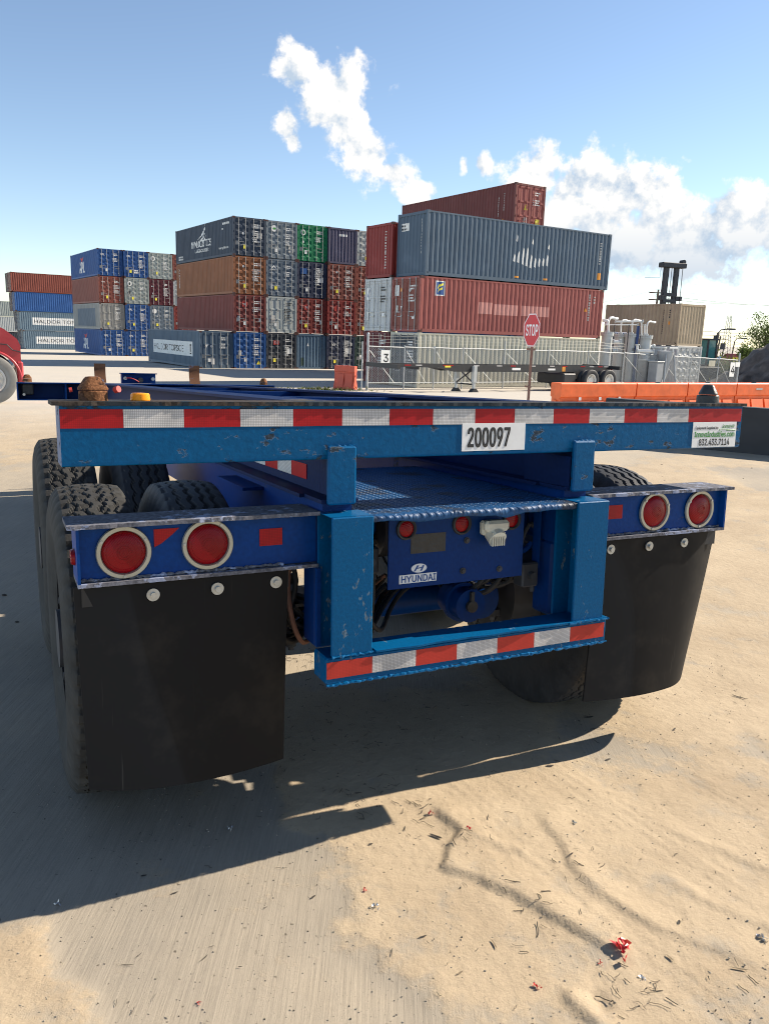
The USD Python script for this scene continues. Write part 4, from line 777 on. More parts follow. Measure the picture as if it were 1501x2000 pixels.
# rear frame: two posts and the bumper
for sg in (-1, 1):
    u0, u1 = min(sg * .381, sg * .513), max(sg * .381, sg * .513)
    ps = P(CH, 'bumper_post', cat(bx(u0, u1, -.093, -.080, -.752, -.331, .003), bx(sg * .452 - .006, sg * .452 + .006, -.0798, .018, -.752, -.333), bx(u0, u1, .0182, .030, -.752, -.333)), 'chassis_blue')
    P(ps, 'cap_plate', bx(u0, u1, -.0795, .030, -.3325, -.3305), 'chassis_blue'); P(ps, 'weld_bead', weld(u0, u1 + .004, -.094, -.752, .0055, 9 + sg), 'chassis_blue')
    P(ps, 'back_plate', bx(min(sg * .513, sg * .526), max(sg * .513, sg * .526), .0, .014, -.745, -.50), 'shaded_blue')
bm = P(CH, 'bumper', bx(-.531, .531, -.094, .012, -.838, -.754, .005), 'chassis_blue')
uu = np.linspace(-.37, .532, 40); P(bm, 'bumper_top', prism(Polygon(list(zip(uu, -.101 - .003 * np.sin(uu * 19) - .002 * np.sin(uu * 47))) + [(.532, .010), (-.37, .010)]), .006, frame((0, 0, -.7535), (1, 0, 0), (0, 1, 0))), 'chassis_blue')
P(bm, 'weld_bead', weld(-.531, .531, -.097, -.837, .0058, 21), 'chassis_blue'); P(bm, 'weld_bead', weld(.36, .535, -.1, -.752, .005, 22), 'chassis_blue')
bt = [-.530, -.381, -.231, -.082, .072, .22, .371, .520]
for i, (a, b) in enumerate(zip(bt[:-1], bt[1:])): P(bm, 'tape_segment', bx(a, b - .0005, -.0955, -.0938, -.818, -.766), 'tape_white' if i % 2 else 'tape_red_low')
# light beams with their lamps
def lamp(parent, u, w, v, r=.074, deg=0):
    rg = P(parent, 'lamp_ring', lathe([(r * .80, .0), (r * .84, -.008), (r * .97, -.008), (r, -.004), (r, 0)], 48, 'y').apply_transform(np.diag([1, 1, 1, 1.])).apply_translation((u, v, w)), 'stainless_ring', 35)
    ln = P(rg, 'lens', lathe([(0, -.013), (r * .25, -.0125), (r * .55, -.0095), (r * .76, -.004), (r * .81, .004)], 40, 'y').apply_translation((u, v, w)), 'red_lens', 50)
    P(rg, 'bulb_glint', cat(*[tube([(u + rr__ * math.cos(t), v - .0128 + rr__ * .02, w + rr__ * math.sin(t)) for t in np.linspace(0, 5.5, 20)], .0011, 5) for rr__ in (.013, .019)]), 'red_lens')
    P(ln, 'lens_rib', cat(*[tube([(u + rr_ * r * math.cos(t), v - .0125 + .0095 * (rr_ / .81) ** 2.2, w + rr_ * r * math.sin(t)) for t in np.linspace(0, 2 * math.pi, 41)], .0008, 4) for rr_ in (.40, .52, .64, .74)]), 'red_lens', 50, kind='stuff')
    for k in range(3):
        t = math.radians(deg + 120 * k); x_, z_ = u + r * .9 * math.cos(t), w + r * .9 * math.sin(t)
        P(rg, 'screw', cyl((x_, v - .0115, z_), (x_, v - .006, z_), .0042, 8), 'steel')
for sg in (-1, 1):
    s_ = lambda a, b: (min(sg * a, sg * b), max(sg * a, sg * b))
    a, b = s_(.515, 1.2)
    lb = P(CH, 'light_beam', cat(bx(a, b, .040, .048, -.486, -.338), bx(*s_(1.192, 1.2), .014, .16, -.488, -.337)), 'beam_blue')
    q = np.random.default_rng(40 + sg); un = np.linspace(.515, 1.222, 40)
    pl = Polygon([(sg * x_, .002 + .0015 * q.normal()) for x_ in un] + [(sg * 1.222, .17), (sg * .515, .17)])
    P(lb, 'top_flange', prism(pl, .011, frame((0, 0, -.337), (1, 0, 0), (0, 1, 0))), 'pale_edge')
    P(lb, 'bottom_flange', bx(*s_(.515, 1.2), .014, .16, -.499, -.4885), 'pale_edge')
    P(lb, 'weld_bead', weld(sg * .62, sg * 1.19, .036, -.484, .0055, 50 + sg), 'pale_edge')
    lamp(lb, sg * 1.077, -.412, .036, deg=30); lamp(lb, sg * .846, -.407, .036, deg=55 if sg < 0 else 20)
    P(lb, 'red_reflector', bx(*s_(.622, .692), .0375, .0395, -.425, -.374), 'tape_red')
    if sg < 0:
        P(lb, 'red_reflector', prism(Polygon([(-.995, -.354), (-.925, -.354), (-.945, -.372), (-.975, -.395), (-.995, -.405)]), .002, frame((0, .0395, 0), (1, 0, 0), (0, 0, 1), (0, -1, 0))), 'tape_red', label='red patch partly sprayed over in blue')
        P(lb, 'side_marker', lathe([(0, -.012), (.02, -.010), (.024, 0)], 20, 'x').apply_scale((1, 1.3, 1)).apply_translation((-1.2005, .085, -.425)), 'red_lens', 40)
    # mud flap
    nn, mm = 26, 20; V = []
    for j in range(mm + 1):
        f = j / mm; w_ = -.503 - f * (.635 if sg < 0 else .645)
        for i in range(nn + 1):
            g = i / nn; u_ = .605 + g * .605; x = (g - .45) / .55
            bow = (.015 + .035 * f) * x * x + (.03 + .02 * f) * max(0, g - .7) ** 2 / .09 * (1. if sg > 0 else .55)
            V.append((sg * (u_ - .022 * f * g * g), .024 + bow + .030 * f + .004 * math.sin(3 * f + 4 * g), w_ + .012 * sg * f * (g - .5) * 0))
    V = np.array(V); Fm = []
    for j in range(mm):
        for i in range(nn): Fm.append([j * (nn + 1) + i, j * (nn + 1) + i + 1, (j + 1) * (nn + 1) + i + 1, (j + 1) * (nn + 1) + i])
    Vb = V + np.array([0, .007, 0]); n0 = len(V); Fm = np.array(Fm); rim = []
    bd_ = [i for i in range(nn + 1)] + [j * (nn + 1) + nn for j in range(1, mm + 1)] + [mm * (nn + 1) + i for i in range(nn - 1, -1, -1)] + [j * (nn + 1) for j in range(mm - 1, 0, -1)]
    for a_, b_ in zip(bd_, bd_[1:] + bd_[:1]): rim.append([a_, b_, b_ + n0, a_ + n0])
    FA = np.vstack([Fm, Fm[:, ::-1] + n0, np.array(rim)[:, ::-1]])
    if sg < 0: FA = FA[:, ::-1]
    fv, ff, _ = meshkit.arrays((np.vstack([V, Vb]), FA)); tm = trimesh.Trimesh(fv, ff, process=False); trimesh.repair.fix_normals(tm)
    mf = P(CH, 'mud_flap', tm, 'flap_rubber', 40)
    P(mf, 'flap_strip', bx(*s_(.60, 1.19), .047, .053, -.56, -.50), 'black_paint')
    for u_ in (.644, .823, 1.004):
        y_ = .024 + (.015 + .045 * .06) * (((u_ - .605) / .605 - .45) / .55) ** 2 + (.03) * max(0, (u_ - .605) / .605 - .7) ** 2 / .09 * (1. if sg > 0 else .55) + .004
        wsh = P(mf, 'washer', cyl((sg * u_, y_ - .006, -.538), (sg * u_, y_ - .0005, -.538), .018, 24), 'steel'); P(wsh, 'bolt_head', cyl((sg * u_, y_ - .014, -.538), (sg * u_, y_ - .006, -.538), .0085, 6), 'steel')
# panel with the small lamps, the socket and the maker's name
pn = P(CH, 'rear_panel', bx(-.262, .262, .050, .056, -.606, -.36, .001), 'shaded_blue')
for u_, w_ in ((-.20, -.408), (.008, -.405), (.208, -.402)):
    g_ = P(pn, 'lamp_grommet', lathe([(.026, -.004), (.030, -.009), (.035, -.008), (.037, 0)], 28, 'y').apply_translation((u_, .050, w_)), 'rubber', 40); P(g_, 'lens', lathe([(0, -.008), (.018, -.007), (.027, -.002), (.028, 0)], 24, 'y').apply_translation((u_, .050, w_)), 'red_lens', 50)
P(pn, 'dark_patch', bx(-.182, -.052, .0485, .0498, -.492, -.428), 'grease', label='dark rectangle where a plate was removed')
sk = P(pn, 'socket', cat(bx(.075, .165, .020, .049, -.445, -.395, .008), cyl((.118, .025, -.435), (.118, -.005, -.455), .032, 18)), 'grey_plastic'); P(sk, 'socket_lid', cat(bx(.072, .168, -.006, .022, -.430, -.392, .010), *[bx(.092 + .009 * i, .096 + .009 * i, -.014, .0, -.476, -.43) for i in range(6)]), 'grey_plastic')
for u_, w_ in ((.03, -.462), (.175, -.470), (.018, -.566), (.165, -.572)): P(pn, 'bolt', cat(cyl((u_, .040, w_), (u_, .050, w_), .0075, 6), cyl((u_, .046, w_), (u_, .050, w_), .011, 12)), 'dark_metal')
P(pn, 'maker_board', bx(-.222, -.083, .0485, .0498, -.590, -.561), 'sticker'); P(pn, 'maker_name', text_at('HYUNDAI', .0215, (-.217, .0482, -.5865), (1, 0, 0), (0, 0, 1), .129, .0006, True), 'mark_blue')
ov = affinity.scale(Point(-.150, -.542).buffer(1., 12), .031, .0165, origin=(-.150, -.542)); ovi = affinity.scale(Point(-.150, -.542).buffer(1., 12), .026, .0125, origin=(-.150, -.542))
hh = shapely.union_all([Polygon([(-.170, -.552), (-.163, -.551), (-.150, -.533), (-.157, -.532)]), Polygon([(-.146, -.552), (-.139, -.551), (-.130, -.534), (-.137, -.533)]), Polygon([(-.163, -.545), (-.137, -.541), (-.137, -.538), (-.163, -.542)])])
MP = frame((0, .0496, 0), (1, 0, 0), (0, 0, 1), (0, -1, 0))
P(pn, 'maker_emblem', prism(ov, .0012, MP), 'sticker'); P(pn, 'maker_emblem', cat(prism(ov.difference(affinity.scale(ov, .93, .9)).buffer(0), .0018, MP), prism(hh, .0018, MP)), 'mark_blue')
# axles, springs, chambers, tank, hoses
AXV, AXW = (.652, 1.90), (-.829, -.758)
for k in (0, 1):
    v_, w_ = AXV[k], AXW[k]
    ax = P(CH, 'axle', cyl((-.62, v_, w_), (.62, v_, w_), .065, 20), 'shaded_blue', 40)
    for sg in (-1, 1):
        P(ax, 'brake_drum', cyl((sg * .53, v_, w_), (sg * .68, v_, w_), .19, 28), 'dark_metal', 40)
        P(ax, 'brake_chamber', cat(cyl((sg * .30, v_ - .30, w_ + .05), (sg * .30, v_ - .13, w_ + .05), .075, 22), cyl((sg * .30, v_ - .22, w_ + .05), (sg * .30, v_ - .20, w_ + .05), .088, 22), cyl((sg * .30, v_ - .33, w_ + .05), (sg * .30, v_ - .30, w_ + .05), .05, 18)), 'shaded_blue', 40)
        c = sg * .455
        P(CH, 'leaf_spring', cat(*[prof_u(Polygon([(v_ - L_, w_ + .09 + .016 * i + .10 * (L_ / .5) ** 2 * .6), (v_, w_ + .075 + .016 * i), (v_ + L_, w_ + .09 + .016 * i + .10 * (L_ / .5) ** 2 * .6), (v_ + L_, w_ + .078 + .016 * i + .10 * (L_ / .5) ** 2 * .6), (v_, w_ + .062 + .016 * i), (v_ - L_, w_ + .078 + .016 * i + .10 * (L_ / .5) ** 2 * .6)]), c - .038, c + .038) for i, L_ in enumerate((.26, .36, .46, .54))]), 'dark_metal')
        P(CH, 'spring_clamp', cat(*[cyl((c + du, v_ + dv, w_ - .13), (c + du, v_ + dv, w_ + .17), .011, 8) for du in (-.045, .045) for dv in (-.07, .07)], bx(c - .065, c + .065, v_ - .1, v_ + .1, w_ - .095, w_ - .067), *[cyl((c + du, v_ + dv, w_ - .115), (c + du, v_ + dv, w_ - .095), .02, 6) for du in (-.045, .045) for dv in (-.07, .07)]), 'dark_metal')
        P(CH, 'spring_hanger', bx(c - .05, c + .05, v_ - .58, v_ - .47, w_ + .05, -.50, .01), 'shaded_blue')
P(CH, 'round_chamber', cat(cyl((.150, .20, -.745), (.150, .34, -.745), .062, 30), cyl((.150, .255, -.745), (.150, .28, -.745), .075, 30)), 'shaded_blue', 40)
P(CH, 'chamber_plug', cat(cyl((.150, .185, -.745), (.150, .20, -.745), .022, 16), bx(.143, .157, .186, .199, -.74, -.69)), 'grease')
P(CH, 'air_tank', cat(cyl((.30, .22, -.47), (.30, .75, -.47), .10, 26), lathe([(0, -.035), (.06, -.026), (.1, 0)], 26, 'y').apply_translation((.30, .22, -.47))), 'shaded_blue', 40)
P(CH, 'tank_strap', cat(bx(.365, .373, .10, .135, -.60, -.36), tube(smoothpath([(.22, .2, -.52), (.28, .16, -.545), (.335, .15, -.54), (.37, .15, -.515)]), .011, 8)), 'shaded_blue')
q = np.random.default_rng(5)
for k in range(26):
    u0 = -.47 - .12 * q.random() if k % 2 else -.36 + .09 * q.random(); v0 = .14 + .25 * q.random()
    hz = smoothpath([(u0, v0, -.50), (u0 + q.normal(0, .03), v0 + q.normal(0, .03), -.62), (u0 + .05 + q.normal(0, .03), v0 + .05, -.76 - .05 * q.random()), (u0 + .16, v0 + .2, -.80), (u0 + .3, v0 + .3, -.72)])
    P(CH, 'air_hose', tube(hz, .008 + .004 * q.random(), 7), 'rubber' if k % 9 else 'post_rust', 50)
for k, (u_, v_, w_) in enumerate(((-.30, .14, -.52), (.33, .12, -.62), (.28, .30, -.60), (-.34, .30, -.66))):
    P(CH, 'valve_block', cat(bx(u_ - .035, u_ + .035, v_ - .03, v_ + .03, w_ - .045, w_ + .045, .006), cyl((u_, v_ - .05, w_), (u_, v_ - .03, w_), .014, 10), cyl((u_ + .03, v_, w_ - .07), (u_ + .03, v_, w_ - .045), .009, 8)), 'dark_metal')
for k in range(10):
    u0 = q.uniform(.20, .37); v0 = q.uniform(.1, .3); hz = smoothpath([(u0, v0, -.44), (u0 + q.normal(0, .03), v0 + .02, -.55), (u0 - q.uniform(.0, .08), v0 + .08, -.66 - .06 * q.random()), (u0 - .12, v0 + .2, -.70)]); P(CH, 'air_hose', tube(hz, .007 + .003 * q.random(), 7), 'rubber', 50)
# wheels: tyres with cut treads
def tyre(kind, seed):
    R0, W0 = .528, .255; nt, nx_ = 260, 34; th = np.linspace(0, 2 * np.pi, nt, endpoint=False); s = np.linspace(-1, 1, nx_); V = []
    q = np.random.default_rng(seed); hw = .098
    TH, SX = np.meshgrid(th, s * hw, indexing='ij'); pitch = 2 * np.pi / 52
    if kind == 'lug':
        zz = .010 * np.sign(np.sin(TH / pitch * 2 * np.pi)); dep = np.zeros_like(TH)
        for c_ in (-.062, -.022, .022, .062): dep = np.maximum(dep, .011 * (np.abs(SX - c_ - .008 * np.sin(TH / pitch * 2 * np.pi)) < .0055))
        ph = ((TH / pitch + SX / .05 * .5) % 1.0); dep = np.maximum(dep, .009 * (ph < .22) * (np.abs(np.abs(SX) - .042) < .020)); dep = np.maximum(dep, .010 * (((TH / pitch) % 1.) < .35) * (np.abs(SX) > .078))
    else:
        dep = np.zeros_like(TH)
        for c_ in (-.058, -.02, .02, .058): dep = np.maximum(dep, .013 * (np.abs(SX - c_ - .0075 * (2 * np.abs(((TH / pitch) % 1.) - .5) * 2 - 1)) < .0058))
        dep = np.maximum(dep, .006 * (((TH / pitch * 2) % 1.) < .2) * (np.abs(SX) > .085))
    RR = R0 - .010 * (SX / hw) ** 2 - dep
    for i in range(nt):
        ring = [(R0 * .56, -.085), (R0 * .60, -.098), (R0 * .72, -.122), (R0 * .84, -.127), (R0 * .92, -.118 + .003 * (i % 5 < 2)), (R0 * .955 - .004 * (i % 5 < 2), -.108)]
        pr_ = ring + [(RR[i, k], SX[i, k]) for k in range(nx_)] + [(r_, -x_) for r_, x_ in ring[::-1]]
        V += [(x_, r_ * math.cos(th[i]), r_ * math.sin(th[i])) for r_, x_ in pr_]
    m_ = len(pr_); F_ = []
    I_ = np.arange(nt * m_).reshape(nt, m_); J_ = np.roll(I_, -1, 0)
    F_ = np.stack([I_[:, :-1], J_[:, :-1], J_[:, 1:], I_[:, 1:]], -1).reshape(-1, 4)
    v, f, _ = meshkit.arrays((np.array(V), F_)); return trimesh.Trimesh(v, f[:, ::-1] if False else f, process=False)
RIM = cat(lathe([(.298, -.10), (.306, -.09), (.275, -.075), (.266, .0), (.275, .075), (.306, .09), (.298, .10)], 48, 'x'))
def rimmesh(out):
    return cat(RIM, lathe([(.265, .03 * out), (.22, .05 * out), (.20, .075 * out), (.11, .08 * out)], 40, 'x'), cyl((.02 * out, 0, 0), (.12 * out, 0, 0), .10, 24), *[cyl((.07 * out, .165 * math.cos(t), .165 * math.sin(t)), (.105 * out, .165 * math.cos(t), .165 * math.sin(t)), .014, 6) for t in np.linspace(0, 2 * np.pi, 10, endpoint=False)])
TY = {'lug': tyre('lug', 1), 'rib': tyre('rib', 2)}
for k in (1, 0):
    for sg in (-1, 1):
        for out in (1, 0):
            u_ = sg * (1.108 if out else .785); c_ = np.array([u_, AXV[k], AXW[k]])
            wh = holder(CH, 'wheel'); kind = 'lug' if (sg < 0 and out) else 'rib'
            M_ = trimesh.transformations.rotation_matrix(.37 * k + .5 * out + sg, (1, 0, 0))
            P(wh, 'tyre', xf(TY[kind], M_).apply_translation(c_), 'dusty_rubber' if (sg < 0 and out) else 'rubber', 32)
            P(wh, 'rim', rimmesh(sg if out else -sg).apply_translation(c_), 'dark_metal', 35)

# ------------------------------------------------------------------ fence with gate in front of the right stack
FO = np.array([1.35, 38.22]) - B_ * 1.3                       # line of the fence, runs along A_
def fpt(s, z): 
    p = FO + A_ * s; return np.array([p[0], p[1], GZ(*p) + z])
def at_px(ratio):                                             # run along the fence where x / y = ratio
    return (FO[0] - ratio * FO[1]) / (ratio * A_[1] - A_[0])
RT = lambda px, py=725.: bearing(px, py)[0]
s0 = at_px(RT(717)); s1 = at_px(RT(1440))
FEN = thing('chain_link_fence', 'galvanised chain link fence and gate with barbed wire in front of the right stack', 'fence')
NRM = np.array([B_[0], B_[1], 0])
sp = [s0] + [at_px(RT(750.5 + 1548.35 * r)) for r in (.0245, .0620, .098, .150, .205, .255, .300, .345, .385, .420)] + [s1]
for i, s_ in enumerate(sp):
    big = i in (0, 11); h_ = 2.42 if i == 0 else (2.25 if big else (1.98 if i not in (4, 8) else 2.3))
    pp = part(FEN, 'post', cyl(fpt(s_, -.05), fpt(s_, h_), .055 if big else .03, 12), 'galvanised', 40)
    if big: part(pp, 'post_cap', lathe([(0, .07), (.04, .055), (.062, .0), (.062, -.02)], 14).apply_translation(fpt(s_, h_)), 'galvanised', 40)
part(FEN, 'post', cyl(fpt(s0 - .28, -.05) , fpt(s0 - .28, 2.1), .03, 10), 'galvanised', 40)
for a, b in zip(sp[:-1], sp[1:]):
    part(FEN, 'top_rail', cyl(fpt(a, 1.90), fpt(b, 1.88), .026, 8), 'galvanised', 40); part(FEN, 'bottom_rail', cyl(fpt(a, .32), fpt(b, .32), .020, 8), 'galvanised', 40)
    part(FEN, 'brace', cyl(fpt(a + .1, 1.72), fpt((a * .28 + b * .72), .34), .016, 6), 'galvanised', 40)
    for z_ in (2.08, 2.22, 2.36):
        if a < sp[7]: part(FEN, 'barbed_wire', tube([fpt(a + (b - a) * t, z_ + .015 * math.sin(9 * t)) for t in np.linspace(0, 1, 8)], .005, 4), 'wire_fence')
    for sx in (.33, .66):
        if a < sp[3]: part(FEN, 'wire_arm', cyl(fpt(a + (b - a) * sx, 1.9), fpt(a + (b - a) * sx, 2.42), .012, 5), 'galvanised')
V, F_ = [], []; stepw = .085; h0, h1 = .06, 1.89; rw = .0058
for sg in (1, -1):
    for a in np.arange(s0 - 1.9, s1 + 1.9, stepw):
        ta, tb = a, a + sg * (h1 - h0) * .8
        lo, hi = (ta, tb) if sg > 0 else (tb, ta)
        if hi < s0 or lo > s1: continue
        f0 = max(0, (s0 - ta) / (tb - ta) if sg > 0 else (s1 - ta) / (tb - ta)); f1 = min(1, (s1 - ta) / (tb - ta) if sg > 0 else (s0 - ta) / (tb - ta))
        if f1 <= f0: continue
        p = fpt(ta + (tb - ta) * f0, h0 + (h1 - h0) * f0) + NRM * .03 * (1 + .1 * sg); q_ = fpt(ta + (tb - ta) * f1, h0 + (h1 - h0) * f1) + NRM * .03 * (1 + .1 * sg)
        d = (q_ - p) / np.linalg.norm(q_ - p); e1 = np.cross(d, NRM); k = len(V)
        for c_ in (p, q_):
            for t in (0, 2.094, 4.189): V.append(c_ + rw * (math.cos(t) * e1 + math.sin(t) * NRM))
        for i in range(3):
            j = (i + 1) % 3; F_ += [[k + i, k + j, k + 3 + j], [k + i, k + 3 + j, k + 3 + i]]
part(FEN, 'chain_link', trimesh.Trimesh(np.array(V), F_, process=False), 'wire_fence', kind='stuff')
# the numbered boards on it
def board(s_, zc, w_, h_, txt, lab, off=-.06):
    p = fpt(s_, zc); t = thing('number_sign', lab, 'sign', at(p, YAW), 'number boards hung on the fence')
    part(t, 'board', bx(-w_ / 2, w_ / 2, off - .006, off, -h_ / 2, h_ / 2), 'white_paint'); part(t, 'numeral', text_at(txt, h_ * .52, (-h_ * .19 * (1.0 if txt == '3' else 1.05), off - .007, -h_ * .27), (1, 0, 0), (0, 0, 1), depth=.002, bold=True), 'mark_black')
board(at_px(RT(750)), 1.42, .46, .66, '3', 'white board with a black number 3 on the gate')
board(at_px(RT(1427)), 1.30, .46, .86, '4', 'white board with a black number 4 near the right end of the fence')
single('notice_board', xf(bx(-.22, .22, -.07, -.062, -.14, .14), at(fpt(at_px(RT(1436.5)), 1.62), YAW)), 'white_paint', 'small white notice beside the number 4 board', 'sign')
single('notice_board', xf(bx(-.3, .3, -.07, -.062, -.17, .17), at(fpt(at_px(RT(1386)), 1.6), YAW)), 'beige_board' if 'beige_board' in LOOK else 'paint_beige', 'small yellowed notice on the fence left of the number 4 board', 'sign')

# ------------------------------------------------------------------ black gooseneck chassis parked in front of the fence
TO = np.array([3.10, 35.16])
TZ = -1.15
MT = at((TO[0], TO[1], 0), YAW)                                 # local x along the trailer, y away, z as the world
TR = thing('gooseneck_trailer', 'black gooseneck container trailer parked in front of the chain link fence', 'trailer', MT)
tgz = lambda x, y: GZ(TO[0] + A_[0] * x + B_[0] * y, TO[1] + A_[1] * x + B_[1] * y)
def TPt(*a, **k): return part(TR, *a, **k)
for y in (-.5, .5):
    TPt('main_beam', cat(prism(Polygon([(-4.05, TZ - .10), (-4.05, TZ), (-1.55, TZ), (-.35, TZ - .02), (-.35, TZ - .30), (-.75, TZ - .30), (-1.6, TZ - .13)]), .1, frame((0, y + .05, 0), (1, 0, 0), (0, 0, 1), (0, -1, 0))), bx(-.35, 8.85, y - .05, y + .05, TZ - .30, TZ - .005)), 'black_paint')
for x in (-4.1, 8.75): TPt('bolster', bx(x, x + .15, -1.22, 1.22, TZ - .16, TZ + .01), 'black_paint')
for x in (-2.6, -.5, 1.8, 4.0, 6.2, 7.9): TPt('cross_member', bx(x, x + .1, -.45, .45, TZ - .22, TZ - .03), 'black_paint')
q = np.random.default_rng(8)
for i, x in enumerate((-3.3, -2.75, -1.35, -1.1, .3, 1.6, 2.4, 3.6, 4.8, 5.6, 6.8, 7.4, 8.0, 8.4)): TPt('reflector', bx(x, x + .3, -.555, -.551, TZ - .06, TZ - .015), ('tape_white', 'tape_white', 'tape_red', 'tape_white')[i % 4] if i % 3 else 'tape_red')
TPt('label_plate', bx(2.5, 3.0, -.556, -.551, TZ - .22, TZ - .12), 'sticker'); TPt('label_plate', bx(4.7, 5.15, -.556, -.551, TZ - .22, TZ - .14), 'sticker'); TPt('label_plate', bx(5.6, 5.8, -.556, -.551, TZ - .27, TZ - .06), 'mark_orange'); TPt('label_plate', bx(-1.25, -.95, -.556, -.551, TZ - .12, TZ - .05), 'mark_yellow')
for y in (-.62, .62):
    g = tgz(.3, y); lg = TPt('landing_leg', cat(bx(.22, .38, y - .08, y + .08, TZ - .75, TZ - .05), bx(.25, .35, y - .05, y + .05, g + .12, TZ - .75)), 'tank_grey'); part(lg, 'foot', prism(Polygon([(.10, g), (.50, g), (.36, g + .16), (.24, g + .16)]), .26, frame((0, y + .13, 0), (1, 0, 0), (0, 0, 1), (0, -1, 0))), 'black_paint')
TPt('leg_brace', cat(cyl((.3, -.6, TZ - .8), (.3, .6, TZ - .15), .03, 6), cyl((.3, -.6, TZ - .15), (.3, .6, TZ - .8), .03, 6), cyl((.3, -.6, TZ - .85), (.3, .6, TZ - .85), .03, 6)), 'black_paint')
SMALLT = lathe([(.30, -.10), (.36, -.125), (.46, -.12), (.485, -.10), (.50, -.09), (.50, .09), (.485, .10), (.46, .12), (.36, .125), (.30, .10)], 36, 'y')
SMALLR = cat(lathe([(.30, -.10), (.275, -.09), (.25, .02), (.16, .03), (.14, -.05), (0, -.05)], 30, 'y'), *[cyl((.2 * math.cos(t), -.03, .2 * math.sin(t)), (.2 * math.cos(t), .03, .2 * math.sin(t)), .03, 6) for t in np.linspace(0, 2 * np.pi, 6)[:-1]])
for x in (6.95, 8.15):
    TPt('axle', cyl((x, -1.0, tgz(x, 0) + .5), (x, 1.0, tgz(x, 0) + .5), .06, 10), 'black_paint')
    for y in (-1.08, -.78, .78, 1.08):
        h = holder(TR, 'wheel'); c_ = np.array([x, y, tgz(x, y) + .49]); part(h, 'tyre', moved(SMALLT, c_), 'rubber', 40); part(h, 'rim', moved(SMALLR, c_), 'wheel_grey' if abs(y) > 1 else 'dark_metal', 40)
TPt('suspension', bx(6.4, 8.7, -.55, .55, TZ - .62, TZ - .30), 'black_paint'); TPt('tail_lamp', bx(8.9, 8.92, -.62, -.5, TZ - .2, TZ - .1), 'tape_red')
TPt('axle_lift', bx(5.4, 6.2, -.9, .9, TZ - .85, TZ - .35, .05), 'black_paint')

# ------------------------------------------------------------------ stop sign
sx_, sy_ = 3.36, 19.35; g = GZ(sx_, sy_); ST = thing('stop_sign', 'red octagonal stop sign on a rusty post', 'sign', at((sx_, sy_, g), -1.24))
hz = .216 - g
part(ST, 'post', cat(bx(-.03, .03, .010, .05, -.1, hz + .10)), 'post_rust'); part(ST, 'bracket', cat(bx(-.2, .22, -.002, .008, hz - .47, hz - .42), bx(-.16, .14, -.004, .008, hz - 1.35, hz - 1.31)), 'post_rust')
octo = Polygon([(.385 / math.cos(math.pi / 8) * math.cos(math.pi / 8 + k * math.pi / 4), .385 / math.cos(math.pi / 8) * math.sin(math.pi / 8 + k * math.pi / 4)) for k in range(8)])
MO = frame((0, -.004, hz), (1, 0, 0), (0, 0, 1), (0, -1, 0))
part(ST, 'sign_plate', prism(octo, .004, MO), 'sign_red'); rim_ = octo.buffer(-.006).difference(octo.buffer(-.028)); part(ST, 'sign_border', prism(rim_, .006, MO), 'sticker')
part(ST, 'sign_lettering', text_at('STOP', .25, (-.29, -.0095, hz - .125), (1, 0, 0), (0, 0, 1), .58, .001, True), 'sticker')

# ------------------------------------------------------------------ orange water filled barriers
BO = np.array([3.12, 15.0]); BD = np.array([.882, .472])
def barrier(o, L, lab, grp, mt='orange_plastic', h=.82, yaw=math.atan2(.472, .882)):
    t = thing('traffic_barrier', lab, 'barrier', at((o[0], o[1], GZ(o[0], o[1])), yaw), grp)
    e = Polygon([(-.23, 0), (-.23, .10), (-.125, .34), (-.115, h - .27), (-.15, h - .25), (-.15, h - .015), (-.135, h), (.135, h), (.15, h - .015), (.15, h - .25), (.115, h - .27), (.125, .34), (.23, .10), (.23, 0)])
    part(t, 'body', prism(e, L - .03, frame((0.015, 0, 0), (0, 1, 0), (0, 0, 1), (1, 0, 0))), mt)
    n_ = max(2, int(L / .36))
    for i in range(n_):
        x = .09 + i * (L - .14) / n_; w_ = (L - .14) / n_
        for sg in (-1, 1):
            V = [(x, sg * .12, h - .325), (x + w_ - .06, sg * .12, h - .325), (x + w_ - .06, sg * .135, h - .335), (x, sg * .135, h - .335), (x + .01, sg * .235, .11), (x + w_ - .07, sg * .235, .11), (x + w_ - .07, sg * .12, .11), (x + .01, sg * .12, .11)]
            part(t, 'block', trimesh.convex.convex_hull(np.array(V, float)), mt)
    part(t, 'filler_cap', cyl((L * .5, 0, h - .005), (L * .5, 0, h + .012), .05, 14), 'black_paint' if mt == 'orange_plastic' else mt)
    part(t, 'end_hinge', cat(bx(-.02, .02, -.05, .05, h * .55, h * .62), bx(L - .035, L + .012, -.04, .04, h * .45, h * .52)), mt); return t
sl = [0., 1.91, 3.33, 4.80, 6.22, 7.66]
labs = ['orange plastic barrier at the left end of the row, with a notched top', 'orange plastic barrier second from the left in the row', 'orange plastic barrier third from the left, behind the black lock cone', 'orange plastic barrier fourth from the left, with a small grey stamp', 'orange plastic barrier cut by the right edge of the picture']
for i in range(5):
    o = BO + BD * sl[i]; t = barrier(o, sl[i + 1] - sl[i], labs[i], 'row of orange barriers')
    if i == 3: part(t, 'stamp', bx(.62, .82, -.153, -.149, .68, .72), 'mark_faded')
    if i == 0: 
        for x in (.45, .95, 1.45): part(t, 'fork_slot', bx(x, x + .06, -.153, -.148, .50, .56), 'sticker')
p_ = np.array([-1.46, 35.6]); barrier(p_, 1.0, 'faded red barrier standing alone left of the gate', None, 'faded_barrier', 1.02, YAW + 2.2)

